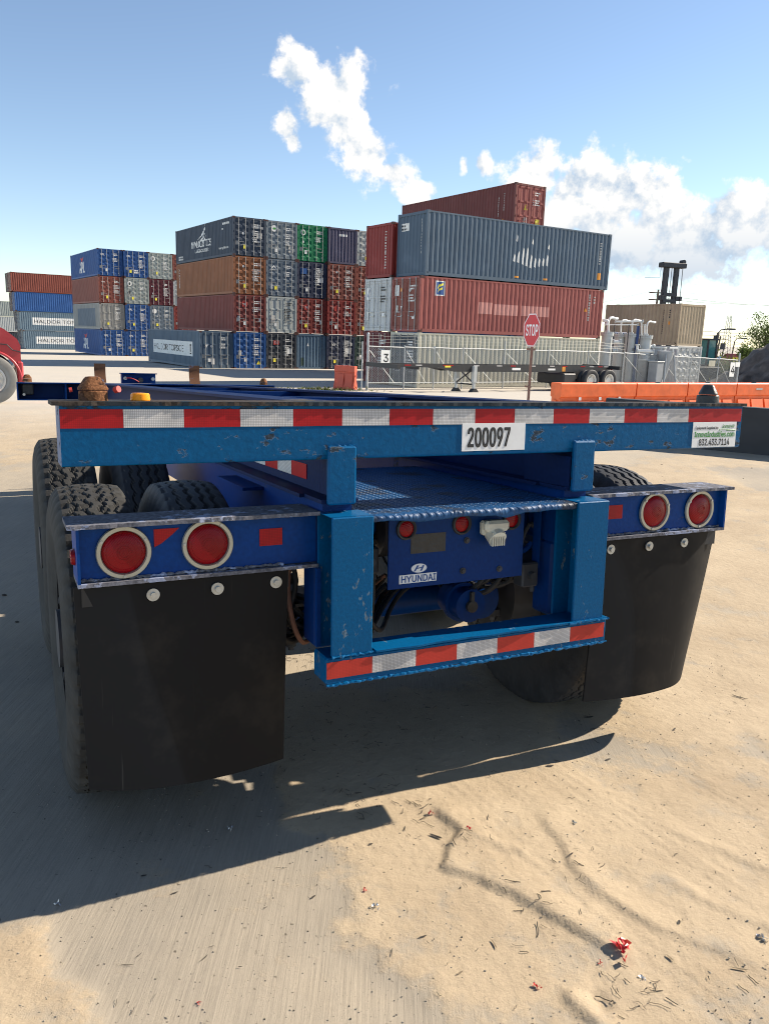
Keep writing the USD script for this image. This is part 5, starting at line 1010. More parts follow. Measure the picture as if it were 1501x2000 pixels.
# dark wall block on the right
pL, pR = np.array([3.55, 13.05]), np.array([6.9, 11.2]); d_ = (pR - pL) / np.linalg.norm(pR - pL)
gl = GZ(*pL); wl = thing('barrier_wall', 'long low dark grey wall block behind the right end of the blue chassis', 'wall block', at((pL[0], pL[1], gl), math.atan2(d_[1], d_[0])))
part(wl, 'block', prism(Polygon([(0, 0), (0, .68), (.02, .70), (.20, .70), (.22, .68), (.22, 0)]), np.linalg.norm(pR - pL), frame((0, 0, 0), (0, 1, 0), (0, 0, 1), (1, 0, 0))), 'concrete_dark')

# ------------------------------------------------------------------ red truck nose at the left edge
TX = thing('truck', 'red truck nose with a large grey wheel at the left edge', 'truck', at((-8.0, 17.5, GZ(-8.0, 17.5)), .47))
arch = [(-.63 + .60 * math.cos(t), .53 + .60 * math.sin(t)) for t in np.linspace(-.12, 3.2, 22)]
hood = Polygon([(-3.4, 2.15), (-1.6, 1.98), (-.62, 1.76), (-.30, 1.60), (-.06, 1.40), (.0, 1.26), (-.01, .80), (-.04, .40)] + arch + [(-3.4, .5)])
part(TX, 'hood', prism(hood.buffer(0).buffer(-.03).buffer(.03), 2.1, frame((0, 2.1, 0), (1, 0, 0), (0, 0, 1), (0, -1, 0))), 'truck_red', 30)
part(TX, 'hood_top', prism(Polygon([(-3.35, 2.152), (-3.35, 2.19), (-1.6, 2.02), (-.66, 1.81), (-.64, 1.772), (-1.6, 1.983)]), 1.7, frame((0, 1.9, 0), (1, 0, 0), (0, 0, 1), (0, -1, 0))), 'truck_roof')
part(TX, 'fender_lip', tube([(-.63 + .61 * math.cos(t), -.02, .53 + .61 * math.sin(t)) for t in np.linspace(.0, 3.1, 24)], .028, 8), 'truck_red', 50)
part(TX, 'hood_seam', tube([(-3., -.004, 1.36), (-.9, -.004, 1.34), (-.26, -.004, 1.27), (-.16, -.004, 1.16), (.0, -.004, 1.12)], .012, 6), 'mast_black'); part(TX, 'bumper', bx(-.10, .03, -.03, 2.12, .36, .92, .03), 'truck_red')
TYR = [(.30, -.10), (.34, -.13), (.47, -.13), (.515, -.11), (.53, .0), (.515, .12), (.47, .15), (.34, .15), (.30, .12)]
wt = holder(TX, 'wheel'); part(wt, 'tyre', lathe(TYR, 48, 'y').apply_translation((-.63, .02, .53)), 'wheel_tyre', 40)
part(wt, 'rim', cat(lathe([(.30, -.11), (.27, -.12), (.24, -.03), (.13, -.02), (.11, -.14), (0, -.14)], 36, 'y').apply_translation((-.63, .02, .53)), *[cyl((-.63 + .185 * math.cos(t), -.06, .53 + .185 * math.sin(t)), (-.63 + .185 * math.cos(t), .02, .53 + .185 * math.sin(t)), .02, 6) for t in np.linspace(0, 6.28, 9)[:-1]]), 'wheel_grey', 40)
part(TX, 'cab', bx(-5.6, -3.4, .0, 2.1, .6, 3.0, .08), 'truck_red'); part(TX, 'windscreen', bx(-3.41, -3.38, .2, 1.9, 2.25, 2.85), 'cab_glass')
w2 = holder(TX, 'wheel'); part(w2, 'tyre', lathe(TYR, 48, 'y').apply_translation((-.63, 2.05, .53)), 'dusty_rubber', 40)

# ------------------------------------------------------------------ filter vessels, pipes and hoppers at the right end of the stack
def place(px, D, py=700.): return bearing(px, py)[0] * D, D
VS = [(1181, 45.6, .30, .52, 'white pressure vessel next to the right stack, leftmost of the four'), (1206, 47.5, .30, .47, 'grey white pressure vessel second from the left'), (1227.5, 47.2, .34, .50, 'white pressure vessel third from the left with faint lettering'), (1256.5, 47.8, .33, .44, 'white pressure vessel rightmost of the four')]
for k, (px, D, r_, ztop, lb) in enumerate(VS):
    x, y = place(px, D); g = GZ(x, y); t = thing('pressure_vessel', lb, 'tank', at((x, y, g), YAW), 'row of four pressure vessels'); h = ztop - g
    part(t, 'shell', cyl((0, 0, .25), (0, 0, h - .08), r_, 32), 'tank_grey', 40); part(t, 'flange', cat(cyl((0, 0, h - .17), (0, 0, h - .09), r_ * 1.2, 32), cyl((0, 0, h - .07), (0, 0, h), r_ * 1.2, 32), *[cyl((r_ * 1.13 * math.cos(a), r_ * 1.13 * math.sin(a), h - .2), (r_ * 1.13 * math.cos(a), r_ * 1.13 * math.sin(a), h + .04), .018, 6) for a in np.linspace(0, 6.283, 19)[:-1]]), 'tank_grey', 40)
    for a in (.6, 2.7, 4.8): part(t, 'leg', bx(r_ * .8 * math.cos(a) - .05, r_ * .8 * math.cos(a) + .05, r_ * .8 * math.sin(a) - .05, r_ * .8 * math.sin(a) + .05, 0, .4), 'tank_grey')
    part(t, 'riser_pipe', tube(smoothpath([(0, 0, h), (0, 0, h + .45), (.02, 0, h + .68), (.14, .02, h + .78), (.5, .05, h + .79), (.8, .08, h + .78)], 5), .075 if k == 0 else .05, 10), 'pipe_white', 50); part(t, 'pipe_collar', cyl((0, 0, h), (0, 0, h + .1), .13, 16), 'tank_grey', 40)
    part(t, 'side_nozzle', cat(cyl((0, 0, h - .9 + .1 * k), (.62, -.12, h - .9 + .1 * k), .06, 12), cyl((.58, -.11, h - .9 + .1 * k), (.64, -.12, h - .9 + .1 * k), .13, 16)), 'pipe_white', 40)
    part(t, 'lettering', text_at('SEDEC' if k == 2 else '', .16, (-.25, -r_ - .004, h - .95), (1, 0, 0), (0, 0, 1), .45, .004), 'mark_black') if k == 2 else None
def world_part(t, o, name, m, mt, smooth=False): return part(t, name, moved(m, -np.array(o)), mt, smooth)
x0, y0 = place(1232, 46.); g0 = GZ(x0, y0); PIPE = thing('pipework', 'white pipe frame running over and in front of the four vessels', 'pipes', at((x0, y0, g0)))
def pp(px, D, py):
    a, b = bearing(px, py); return np.array([a * D, D, b * D])
for a, b, r_ in (((1200, 46.5, 628), (1256, 46.5, 627), .05), ((1180, 46.8, 634), (1246, 46.8, 634), .04), ((1252, 46.5, 628), (1252, 46.5, 655), .045), ((1258, 46.4, 633), (1258, 46.4, 653), .045), ((1242, 45.2, 685), (1276, 45.2, 686), .085), ((1196, 45.2, 667), (1212, 45.2, 667), .085), ((1244, 45.6, 672), (1244, 45.6, 690), .075), ((1195, 45.2, 685), (1204, 45.2, 684), .12)):
    A0, B0 = pp(*a), pp(*b); world_part(PIPE, (x0, y0, g0), 'pipe', cyl(A0, B0, r_, 12), 'pipe_white', 40); d_ = (B0 - A0) / np.linalg.norm(B0 - A0); world_part(PIPE, (x0, y0, g0), 'flange', cat(cyl(A0, A0 + d_ * .06, r_ * 1.7, 14), cyl(B0 - d_ * .06, B0, r_ * 1.7, 14)), 'tank_grey', 40)
world_part(PIPE, (x0, y0, g0), 'pipe', tube(smoothpath([pp(1183, 45.4, 634), pp(1186, 45.4, 628), pp(1176, 45.4, 626)]), .09, 10), 'pipe_white', 50)
for a in (1200, 1228, 1252):
    A0 = pp(a, 46.6, 634); world_part(PIPE, (x0, y0, g0), 'support', cyl((A0[0], A0[1], GZ(A0[0], A0[1])), A0, .03, 6), 'dark_metal')
xb, yb = place(1197, 49.); gb = GZ(xb, yb); t = thing('machine_cabinet', 'blue machine cabinet up behind the white vessels', 'machine', at((xb, yb, gb), YAW)); part(t, 'housing', bx(-.55, .55, -.4, .4, 2.75, 3.2, .02), 'machine_blue')
for a in (-.5, .5):
    for b in (-.35, .35): part(t, 'leg', bx(a - .04, a + .04, b - .04, b + .04, 0, 2.748), 'dark_metal')
xb, yb = place(1239.5, 46.9); gb = GZ(xb, yb); single('dark_post', bx(xb - .07, xb + .07, yb - .07, yb + .07, gb, .95), 'machine_blue', 'dark blue square post standing between the white vessels', 'post')
xb, yb = place(1298, 45.5); gb = GZ(xb, yb); hp = thing('hopper', 'grey cone shaped hopper on slanted legs left of the pale container', 'hopper', at((xb, yb, gb), YAW)); part(hp, 'cone', lathe([(.12, .55), (.43, 1.95), (.45, 2.0), (.45, 2.12), (0, 2.16)], 28), 'hopper_grey', 40)
for a in (.8, 2.4, 3.9, 5.5): part(hp, 'leg', cyl((.75 * math.cos(a), .75 * math.sin(a), 0), (.45 * math.cos(a), .45 * math.sin(a), 1.95), .05, 8), 'hopper_grey')
part(hp, 'valve', cat(cyl((-.3, -.45, 2.3), (.4, -.45, 2.3), .05, 10), cyl((0, -.45, 2.3), (0, -.45, 2.1), .05, 10)), 'tank_grey')
xb, yb = place(1277, 48.2); gb = GZ(xb, yb); hb = thing('settling_tank', 'squat grey tank standing behind the cone hopper', 'tank', at((xb, yb, gb), YAW)); part(hb, 'shell', cyl((0, 0, 0), (0, 0, 2.35), .62, 32), 'hopper_grey', 40); part(hb, 'rim', cyl((0, 0, 2.35), (0, 0, 2.42), .66, 32), 'tank_grey', 40)
for i, (px, D, h_, lb) in enumerate(((1262, 45.6, 1.55, 'grey equipment box left of the cone hopper'), (1282, 44.9, 1.5, 'grey equipment drum box next to the hopper legs'))):
    xb, yb = place(px, D); gb = GZ(xb, yb); t = thing('equipment_box', lb, 'machine', at((xb, yb, gb), YAW)); part(t, 'housing', bx(-.28, .28, -.3, .3, .12, h_, .03), 'hopper_grey'); part(t, 'lid', bx(-.31, .31, -.33, .33, h_, h_ + .06, .01), 'tank_grey'); part(t, 'skid', bx(-.32, .32, -.32, .32, 0, .118), 'dark_metal')

# ------------------------------------------------------------------ container handler: black mast, cab at the side
D = 62.; xm, ym = bearing(1307, 560)[0] * D, D; gm_ = GZ(xm, ym); MH = thing('container_handler', 'black mast and green tinted cab of a container handler behind the tan container', 'forklift', at((xm, ym, gm_), .35)); top = bearing(1308, 513)[1] * D - gm_
for sg in (-1, 1):
    part(MH, 'mast_rail', bx(sg * .47 - .17, sg * .47 + .17, -.12, .12, .3, top - .12), 'mast_black'); part(MH, 'lift_chain', cyl((sg * .98, -.2, 1.), (sg * .86, -.2, top - .4), .025, 6), 'mast_black'); part(MH, 'lift_chain', cyl((sg * .12, .1, 1.), (sg * .12, .1, top - .3), .022, 6), 'mast_black')
    for z_ in (top - 2.55, top - 4.6): part(MH, 'mast_bracket', bx(sg * .62 - (.1 if sg > 0 else .2), sg * .62 + (.50 if sg > 0 else .1), -.18, .18, z_ - .17, z_ + .17, .03), 'mast_black')
part(MH, 'cross_beam', bx(-.98, 1.16, -.3, .3, top - .36, top, .04), 'mast_black'); part(MH, 'pulley', cyl((.95, -.2, top + .1), (.95, .2, top + .1), .16, 16), 'mast_black'); part(MH, 'aerial', tube([(-.95, 0, top - .2), (-.95, 0, top - 1.1), (-2.3, 0, top - 1.15)], .015, 4), 'mast_black')
for z_ in (top - 2.3, top - 2.75, top - 4.4, top - 4.95): part(MH, 'cross_beam', bx(-.62, .62, -.16, .16, z_ - .12, z_ + .12), 'mast_black')
xc, yc = bearing(1379, 690)[0] * 60. - xm, 60. - ym; cz = GZ(xm + xc, ym + yc) - gm_
Mi = np.linalg.inv(at((0, 0, 0), .35)); cp = (Mi @ np.array([xc, yc, 0, 1]))[:3]
part(MH, 'cab', cat(*[bx(cp[0] + a - .05, cp[0] + a + .05, cp[1] + b - .05, cp[1] + b + .05, 1.6, 3.4) for a in (-.38, .38) for b in (-.5, .5)], bx(cp[0] - .46, cp[0] + .46, cp[1] - .6, cp[1] + .6, 3.4, 3.52), bx(cp[0] - .46, cp[0] + .46, cp[1] - .6, cp[1] + .6, 1.5, 1.65)), 'mast_black'); part(MH, 'cab_window', bx(cp[0] - .36, cp[0] + .36, cp[1] - .50, cp[1] + .50, 1.65, 3.4), 'cab_glass'); part(MH, 'work_lamp', cat(bx(cp[0] + .1, cp[0] + .25, cp[1] - .5, cp[1] - .4, 3.52, 3.72), bx(cp[0] + .3, cp[0] + .42, cp[1] - .5, cp[1] - .4, 3.52, 3.75)), 'mast_black')
part(MH, 'lower_body', bx(.3, cp[0] + .6, cp[1] - 1.0, cp[1] + 1.2, .5, 1.5, .05), 'mast_black')
for a in (.6, cp[0] + .2): part(MH, 'wheel', cyl((a, cp[1] - 1.15, .62), (a, cp[1] - .75, .62), .62, 28), 'rubber', 40)
part(MH, 'ladder', cat(cyl((cp[0] - .8, cp[1] - 1.2, .1), (cp[0] + .05, cp[1] - .9, 2.2 - .9), .05, 6)), 'mark_yellow')

# ------------------------------------------------------------------ earth mound, far vehicles, poles and wires, trees
mx, my = 22.4, 56.; nr = 60; qx = np.linspace(-9, 16, 90); qy = np.linspace(-9, 14, 70); XX, YY = np.meshgrid(qx, qy); pts = np.c_[XX.ravel(), YY.ravel(), np.zeros(XX.size)]
hgt = 3.5 * np.exp(-(np.where(XX.ravel() < 4.5, (XX.ravel() - 4.5) / 2.9, (XX.ravel() - 4.5) / 5.)) ** 2 - (YY.ravel() / 4.5) ** 2); n1 = meshkit.fbm(pts * .5, 5, 4) - .5; n2 = meshkit.fbm(pts * 2.2, 4, 14) - .5
zz = hgt * (1 + .5 * n1) + .75 * n2 * np.clip(hgt, 0, 1) - .12 + ground_z(pts[:, 0] + mx, pts[:, 1] + my); I = np.arange(len(pts)).reshape(70, 90); Fq = np.stack([I[:-1, :-1], I[:-1, 1:], I[1:, 1:], I[1:, :-1]], -1).reshape(-1, 4)
plain('dark_soil', (.070, .062, .056), .95, var=.6, scale=1.6, bump=1.0, bscale=5.)
single('soil_mound', (np.c_[pts[:, 0] + mx, pts[:, 1] + my, zz], Fq), 'dark_soil', 'heap of dark soil at the right behind the fence', None, None, 'structure', True)
def farbox(name, lab, catg, px0, px1, py, D, h_, mt, roof=None):
    xa, xb_ = bearing(px0, py)[0] * D, bearing(px1, py)[0] * D; zt = bearing((px0 + px1) / 2, py)[1] * D
    t = thing(name, lab, catg, at(((xa + xb_) / 2, D, zt - h_), .15)); w_ = (xb_ - xa) / 2
    part(t, 'body', prism(Polygon([(-w_, .9), (-w_, h_ * .72), (-w_ * .55, h_), (w_ * .9, h_), (w_, h_ * .9), (w_, .9)]) if roof else Polygon([(-w_, .9), (-w_, h_), (w_, h_), (w_, .9)]), 2.4, frame((0, 1.2, 0), (1, 0, 0), (0, 0, 1), (0, -1, 0))), mt)
    for x in (-w_ * .7, w_ * .7): part(t, 'wheel', cyl((x, -1.25, .45), (x, -.95, .45), .5, 18), 'rubber', 40)
    return t
t = farbox('tank_trailer', 'dark red trailer seen over the fence near the number 4 board', 'trailer', 1414, 1455, 691, 118., 3.4, 'far_maroon', 1); part(t, 'yellow_panel', bx(-1.0, .2, -1.215, -1.205, 2.0, 2.9), 'mark_yellow')
farbox('covered_trailer', 'pale blue trailer behind the soil mound', 'trailer', 1455, 1512, 692, 122., 3.3, 'far_blue'); farbox('covered_trailer', 'faded blue trailer behind the fence left of the number 4 board', 'trailer', 1391, 1414, 696, 130., 3.0, 'far_blue')
def pole(px, D, ptop, r_, lab, lean=0., arm=None, catg='pole', name='utility_pole'):
    a_, b_ = bearing(px, ptop); x = a_ * D; zt = b_ * D; g = GZ(x, D); t = thing(name, lab, catg, at((x, D, g))); h = zt - g
    part(t, 'mast', cyl((0, 0, -.2), (lean, 0, h), r_, 10, r_ * .7), 'wood', 40)
    if arm == 'cross':
        for z_ in (.4, 1.3): part(t, 'cross_arm', bx(lean - 1.2, lean + 1.2, -.08, .08, h - z_ - .1, h - z_ + .05), 'wood')
    if arm == 'lamp': part(t, 'lamp_arm', tube([(lean, 0, h), (lean + .3, 0, h + .4), (lean + 1.2, -.2, h + .5)], .07, 6), 'dark_metal'); part(t, 'lamp_head', bx(lean + .9, lean + 1.9, -.4, .0, h + .40, h + .58, .05), 'dark_metal')
    if arm == 'can': part(t, 'transformer', cyl((lean + .5, 0, h - 1.9), (lean + .5, 0, h - 1.0), .38, 14), 'dark_metal', 40); part(t, 'cross_arm', bx(lean - .9, lean + .9, -.07, .07, h - .5, h - .38), 'wood')
    return np.array([x + lean, D, zt])
UP = [pole(1394, 98., 650, .24, 'tall dark utility pole right of the handler cab', .5, 'lamp'), pole(1400, 120., 656, .16, 'thin utility pole with a transformer can', .5, 'can'), pole(1412, 150., 668, .14, 'thin pole with a small triangular mast', .2), pole(1430, 135., 666, .14, 'slim street lamp beyond the parked trailers', .35, 'lamp', 'street lamp', 'street_lamp'), pole(1281, 110., 565, .18, 'utility pole with cross arms left of the black mast', .3, 'cross')]
t = thing('lattice_mast', 'faint lattice mast between the utility poles', 'mast', at((62., 150., GZ(62., 150.)))); Ht = 9.2
for a, b in ((-.5, -.5), (.5, -.5), (-.5, .5), (.5, .5)): part(t, 'leg', cyl((a * 1.5, b * 1.5, 0), (a * .5, b * .5, Ht), .05, 5), 'wire_dark')
part(t, 'lattice', cat(*[cyl((-.7 + .04 * k, -.7 + .04 * k, k * .75), (.7 - .04 * k, -.7 + .04 * k, (k + 1) * .75), .03, 4) for k in range(12)], *[cyl((.7 - .04 * k, -.7 + .04 * k, k * .75), (-.7 + .04 * k, -.7 + .04 * k, (k + 1) * .75), .03, 4) for k in range(12)]), 'wire_dark')
def wire(name, lab, pts, r_=.03, grp='overhead wires on the right'):
    P3 = np.array([[bearing(px, py)[0] * D, D, bearing(px, py)[1] * D] for px, py, D in pts]); single(name, tube(smoothpath(P3, 8) if len(P3) > 2 else P3, r_, 5), 'wire_dark', lab, 'wire', grp)
wl_ = [([(1140, 598, 100), (1230, 578, 105), (1281, 565, 110)], 'thin wire rising to the pole left of the mast'), ([(1140, 607, 100), (1230, 589, 105), (1281, 576, 110)], 'second thin wire rising to the pole left of the mast'), ([(1281, 565, 110), (1350, 573, 120), (1440, 580, 130), (1560, 582, 145)], 'topmost thin wire right of the mast'), ([(1281, 575, 110), (1360, 585, 120), (1440, 593, 130), (1560, 596, 145)], 'double wire below the topmost one'), ([(1281, 578, 110), (1360, 590, 120), (1440, 594, 130), (1560, 599, 145)], 'lower strand of the double wire'),
       ([(1340, 623, 130), (1440, 621, 140), (1560, 617, 150)], 'faint wire level with the top of the small tree'), ([(1340, 634, 130), (1440, 632, 140), (1560, 628, 150)], 'faint wire just above the tan container foot'), ([(1340, 638, 130), (1440, 641, 140), (1560, 642, 150)], 'faint sagging wire above the poles'), ([(1330, 645, 95), (1394, 648, 98), (1425, 650, 100), (1480, 650, 105), (1560, 650, 110)], 'thick dark wire at the top of the tall pole'), ([(1330, 652, 95), (1400, 655, 98), (1470, 657, 105), (1560, 659, 110)], 'thick dark wire under the one at the pole top'), ([(1380, 672, 120), (1412, 674, 130), (1470, 670, 140), (1560, 662, 150)], 'lowest wire passing behind the street lamp'), ([(1402, 658, 120), (1430, 666, 128), (1465, 678, 135)], 'wire slanting down from the transformer pole')]
for p_, lb in wl_: wire('overhead_wire', lb, p_, .022 if 'faint' in lb or 'thin' in lb else .04)
def leafcloud(n_, shape, size, seed, dens=None):
    q = np.random.default_rng(seed); V, F_ = [], []
    C = shape(q, n_); 
    for c_ in C:
        a = q.normal(size=3); a /= np.linalg.norm(a); b = np.cross(a, q.normal(size=3)); b /= np.linalg.norm(b); s_ = size * q.uniform(.6, 1.4); k = len(V)
        V += [c_ + a * s_, c_ + b * s_ * .4, c_ - a * s_, c_ - b * s_ * .4]; F_ += [[k, k + 1, k + 2], [k, k + 2, k + 3]]
    return trimesh.Trimesh(np.array(V), F_, process=False)
def tree(px, D, ptop, lab, spread, nl, seed, leafs='leaves', size=.16, trunkh=1.6):
    a_, b_ = bearing(px, ptop); x = a_ * D; zt = b_ * D; g = GZ(x, D); h = zt - g; t = thing('tree', lab, 'tree', at((x, D, g))); q = np.random.default_rng(seed); tips, br = [], []
    for k in range(34):
        a = q.uniform(0, 6.283); e = q.uniform(.25, 1.25); L = h * q.uniform(.3, .75); z0_ = trunkh + q.uniform(0, h * .35)
        p = [np.array([0, 0, z0_])]; d = np.array([math.cos(a) * math.cos(e), math.sin(a) * math.cos(e), math.sin(e)])
        for i in range(5): d = d + q.normal(0, .14, 3); d /= np.linalg.norm(d); p.append(p[-1] + d * L / 5 * spread)
        p = np.array(p); p[:, 2] = np.minimum(p[:, 2], h); br.append(tube(p, np.linspace(.028, .007, 6), 5)); tips += list(p[2:]) + [p[-1]]
    tips = np.array(tips)
    part(t, 'trunk', cat(cyl((0, 0, -.2), (.05, .05, h * .7), .10, 10, .03), *br), 'bark', 50)
    def shp(q2, n2): return tips[q2.integers(0, len(tips), n2)] + q2.normal(0, 1, (n2, 3)) * np.array([.42, .42, .32]) * spread
    part(t, 'crown', leafcloud(nl, shp, size, seed + 1), leafs)
tree(1501, 66., 618, 'wispy light green tree at the right edge above the soil mound', .62, 3200, 3, 'leaves', .085, 2.4)
tree(1512, 72., 645, 'denser green tree at the right edge behind the wispy one', .6, 2600, 5, 'leaves', .10, 1.2)
tree(1457, 105., 675, 'small round tree left of the wispy tree', .55, 1500, 8, 'leaves', .15, 1.4)
def scrub(px, D, w_, h_, seed, lab):
    x = bearing(px, 720)[0] * D; g = GZ(x, D); t = thing('shrub', lab, 'shrub', at((x, D, g))); part(t, 'foliage', leafcloud(2600, lambda q, n_: np.c_[q.normal(0, w_ / 2, n_), q.normal(0, .8, n_), np.abs(q.normal(0, .5, n_)) * h_], .14, seed), 'scrub'); part(t, 'stem', cat(*[cyl((k * .2 - .4, 0, 0), (k * .3 - .6, .1, h_ * .7), .02, 5) for k in range(5)]), 'bark')
scrub(1402, 72., 3.2, 2.1, 12, 'olive green scrub behind the fence left of the number 4 board'); scrub(1425, 80., 2.6, 1.7, 13, 'pale green scrub behind the number 4 board')
tg = np.random.default_rng(17)
gx_, gy_ = np.array([-2.6, 34.6]); single('weeds', leafcloud(420, lambda q, n_: np.c_[gx_ + q.normal(0, .9, n_), gy_ + q.normal(0, .35, n_), GZ(gx_, gy_) + np.abs(q.normal(0, .05, n_))], .06, 18), 'scrub', 'low green weeds on the ground left of the faded barrier', None, None, 'stuff')

# ------------------------------------------------------------------ litter on the ground
def gpt(x, y): 
    i = np.clip(np.searchsorted(gx, x), 1, nx - 1); j = np.clip(np.searchsorted(gy, y), 1, ny - 1); return Zg.reshape(ny, nx)[j, i]
def crumple(x, y, size, seed, n_=14, flat=.5):
    q = np.random.default_rng(seed); ms = []
    for k in range(n_):
        c_ = np.array([q.normal(0, size * .35), q.normal(0, size * .35), abs(q.normal(0, size * flat * .4))]); a = q.normal(size=3); a /= np.linalg.norm(a); b = np.cross(a, q.normal(size=3)); b /= np.linalg.norm(b); s_ = size * q.uniform(.18, .5)
        w_ = s_ * q.uniform(.3, .9); mid = np.cross(a, b) * s_ * .25
        V = np.array([c_ + a * s_, c_ + b * w_ + mid, c_ - a * s_, c_ - b * w_ + mid, c_ + mid * 1.4]); ms.append(trimesh.Trimesh(V, [[0, 1, 4], [1, 2, 4], [2, 3, 4], [3, 0, 4]], process=False))
    m = cat(*ms); m.apply_translation((x, y, gpt(x, y) - m.bounds[0][2] * .6 + .001)); return m
for x, y, s_, lb in ((.67, 1.80, .036, 'crumpled red plastic scrap beside the sand ridge'), (.19, 2.40, .014, 'small red scrap near the top of the sand ridge'), (.31, 2.31, .011, 'small red scrap right of the bend in the sand ridge'), (.42, 1.68, .012, 'heart sized red scrap low in the sand'), (.60, 1.765, .008, 'tiny red scrap just below the big crumpled one'), (-.02, 2.02, .011, 'red and white scrap on bare concrete'), (-.41, 1.61, .010, 'red scrap at the lower left on concrete')):
    single('plastic_scrap', crumple(x, y, s_, int(1000 * abs(x) + 10 * y), 16 if s_ > .02 else 7), 'red_scrap', lb, 'litter', 'red plastic scraps')
for x, y, s_, lb in ((.01, 1.95, .018, 'crushed silver wrapper on concrete beside the sand'), (-.88, 1.93, .017, 'crushed silver wrapper near the left shadow edge'), (-.47, 2.30, .015, 'silver wrapper lying in the chassis shadow'), (.70, 1.72, .012, 'bluish foil bit below the red scrap'), (1.07, 1.87, .018, 'foil piece at the right edge of the sand'), (.67, 2.37, .016, 'dull wrapper right of the small ridge')):
    single('foil_wrapper', crumple(x, y, s_, int(999 * abs(x) + 7), 9), 'foil' if s_ != .016 else 'clear_plastic', lb, 'litter', 'foil wrappers on the ground')
def leafm(x, y, L, w_, ang, curl=.3):
    s_ = np.linspace(-1, 1, 7); V, F_ = [], []
    for k, a in enumerate(s_):
        ww = w_ * math.sqrt(max(0, 1 - a * a)) + .0004; z_ = L * curl * (a * a) * .4 + .001
        V += [(a * L, -ww * .6, z_ + ww * .1), (a * L, ww * .1, z_), (a * L, ww * .5, z_ + ww * .2)]
    for k in range(6):
        b = 3 * k; F_ += [[b, b + 1, b + 4], [b, b + 4, b + 3], [b + 1, b + 2, b + 5], [b + 1, b + 5, b + 4]]
    m = trimesh.Trimesh(np.array(V), F_, process=False); m.apply_transform(at((x, y, gpt(x, y) + .001), ang)); return m
LV = [(-.68, 2.06, .012, .006, .3), (.96, 1.76, .028, .007, -.2), (.33, 1.82, .022, .006, 1.9), (.14, 1.84, .017, .004, .4), (-.17, 1.99, .012, .006, .8), (-.57, 1.99, .013, .004, .5), (-.01, 2.23, .010, .006, .2), (.86, 1.92, .012, .008, 1.1), (.79, 1.79, .016, .006, 2.1), (.66, 2.74, .020, .010, .1), (.90, 2.81, .016, .009, .5), (1.25, 3.07, .016, .007, .9), (1.66, 3.40, .040, .009, -.7), (.91, 3.16, .030, .012, .2), (.20, 2.28, .030, .012, -.5), (.62, 2.2, .014, .006, .7), (-.43, 1.75, .017, .003, 1.), (.23, 1.72, .014, .004, .6), (-.62, 1.72, .022, .002, 0.)]
LL = ['dark leaf on concrete below the left shadow edge', 'pale long leaf at the lower right of the sand', 'pale winged leaf below the sand ridge', 'thin curved dark leaf on the sand edge', 'small dark leaf in the middle of the swept concrete', 'bent twig like leaf on concrete near the shadow', 'dark leaf right of the bolster shadow', 'round dark leaf right of the sand ridge', 'pale leaf right of the red scrap', 'dark crumb of leaf beside the right tyre shadow', 'dark leaf above the small ridge', 'dark leaf out on the sand right of the mud flap', 'long dark leaf farthest right on the sand', 'dark broad leaf just behind the shadow tip', 'dark leaf stuck in the bend of the sand ridge', 'dark leaf lying in the small ridge', 'slim dark leaf across the broom lines', 'pale leaf on the left of the red scrap', 'thin dark stick at the lower left']
for k, (x, y, L, w_, a) in enumerate(LV):
    single('dry_leaf', leafm(x, y, L * .8, w_ * .8, a), 'pale_leaf' if k in (1, 2, 8, 17) else 'dry_leaf', LL[k], 'leaf', 'dry leaves on the ground')
q = np.random.default_rng(99); tw = []
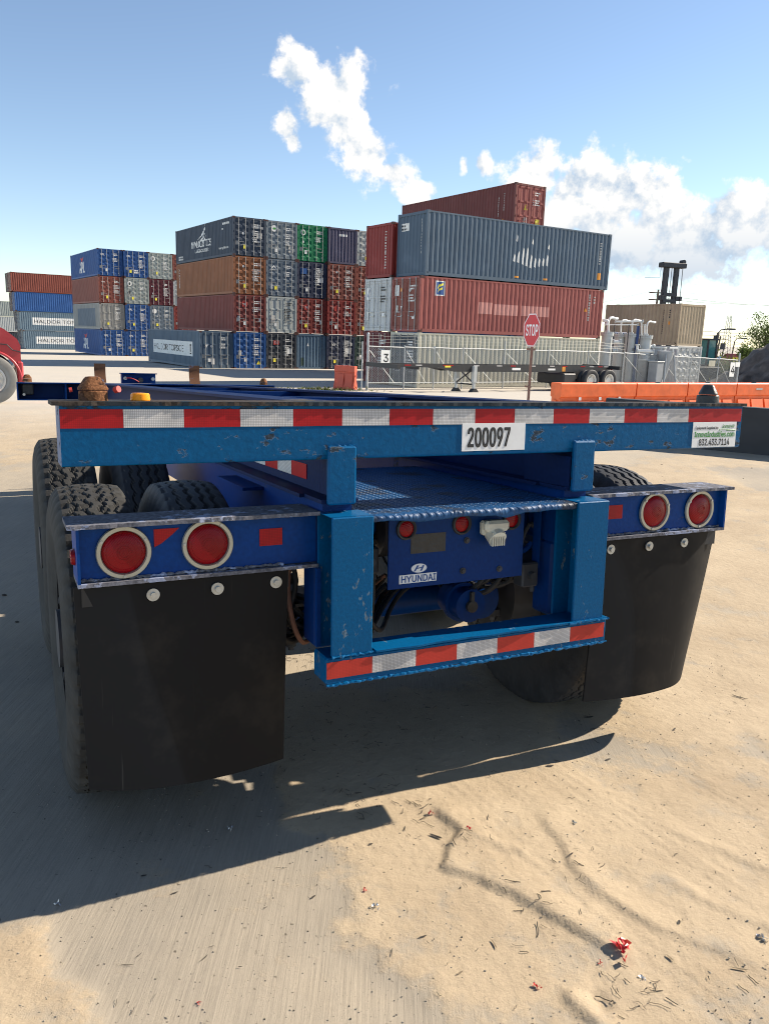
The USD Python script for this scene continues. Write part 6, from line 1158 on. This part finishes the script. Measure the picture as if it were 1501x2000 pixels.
def twig(x, y, L, a, r_=.0012):
    p = [np.array([x, y, 0])]; d = a
    for i in range(4): d += q.normal(0, .25); p.append(p[-1] + np.array([math.cos(d), math.sin(d), 0]) * L / 4)
    p = np.array(p); p[:, 2] = [gpt(u[0], u[1]) + .002 + abs(q.normal(0, .002)) for u in p]; return tube(p, r_, 4)
for cx, cy, n_, s_ in ((-.06, 2.50, 34, .07), (.66, 1.68, 22, .05), (-.21, 3.08, 40, .22), (.02, 3.25, 40, .25), (-.36, 3.73, 26, .08), (.12, 2.42, 16, .05), (.28, 2.28, 8, .04), (-.1, 2.9, 40, .3), (.5, 3.0, 16, .3), (.44, 1.98, 14, .06), (1.0, 1.72, 8, .05), (.62, 2.14, 10, .05)):
    for k in range(n_): tw.append(twig(cx + q.normal(0, s_), cy + q.normal(0, s_), q.uniform(.005, .035) * (1.6 if s_ < .08 and q.random() < .3 else 1), q.normal(-.5, .9), q.uniform(.0004, .0013)))
for k in range(220): tw.append(twig(q.uniform(-1.1, 1.8), q.uniform(1.5, 3.6), .004 + .022 * q.random() ** 2.5, q.uniform(0, 6.3), q.uniform(.0004, .0011)))
for k in range(900):
    x, y = q.uniform(-1.2, 1.9), q.uniform(1.45, 4.); s_ = .0005 + .0022 * q.random() ** 4; m = trimesh.creation.icosphere(0, s_); m.apply_translation((x, y, gpt(x, y) + s_ * .4)); tw.append(m)
for k in range(160):
    x, y = q.uniform(-4, 8), q.uniform(4, 11); s_ = q.uniform(.004, .014); m = trimesh.creation.icosphere(0, s_); m.apply_scale((1.6, 1, .6)); m.apply_translation((x, y, GZ(x, y) + s_ * .4)); tw.append(m)
gr_ = []
for k in range(5200):
    x, y = q.uniform(-1.2, 1.9), 1.42 + 2.6 * q.random() ** 1.6; s_ = .0007 + .0022 * q.random() ** 4; m = trimesh.creation.icosahedron(); m.apply_scale((s_ * q.uniform(.8, 1.5), s_, s_ * .8)); m.apply_translation((x, y, gpt(x, y) + s_ * .3)); gr_.append(m)
single('grit', cat(*gr_), 'grit', 'coarse grains and tiny stones lying on the sand', None, None, 'stuff')
single('debris', cat(*tw), 'dry_leaf', 'scattered twigs, bark and crumbs on the sandy ground', None, None, 'stuff')
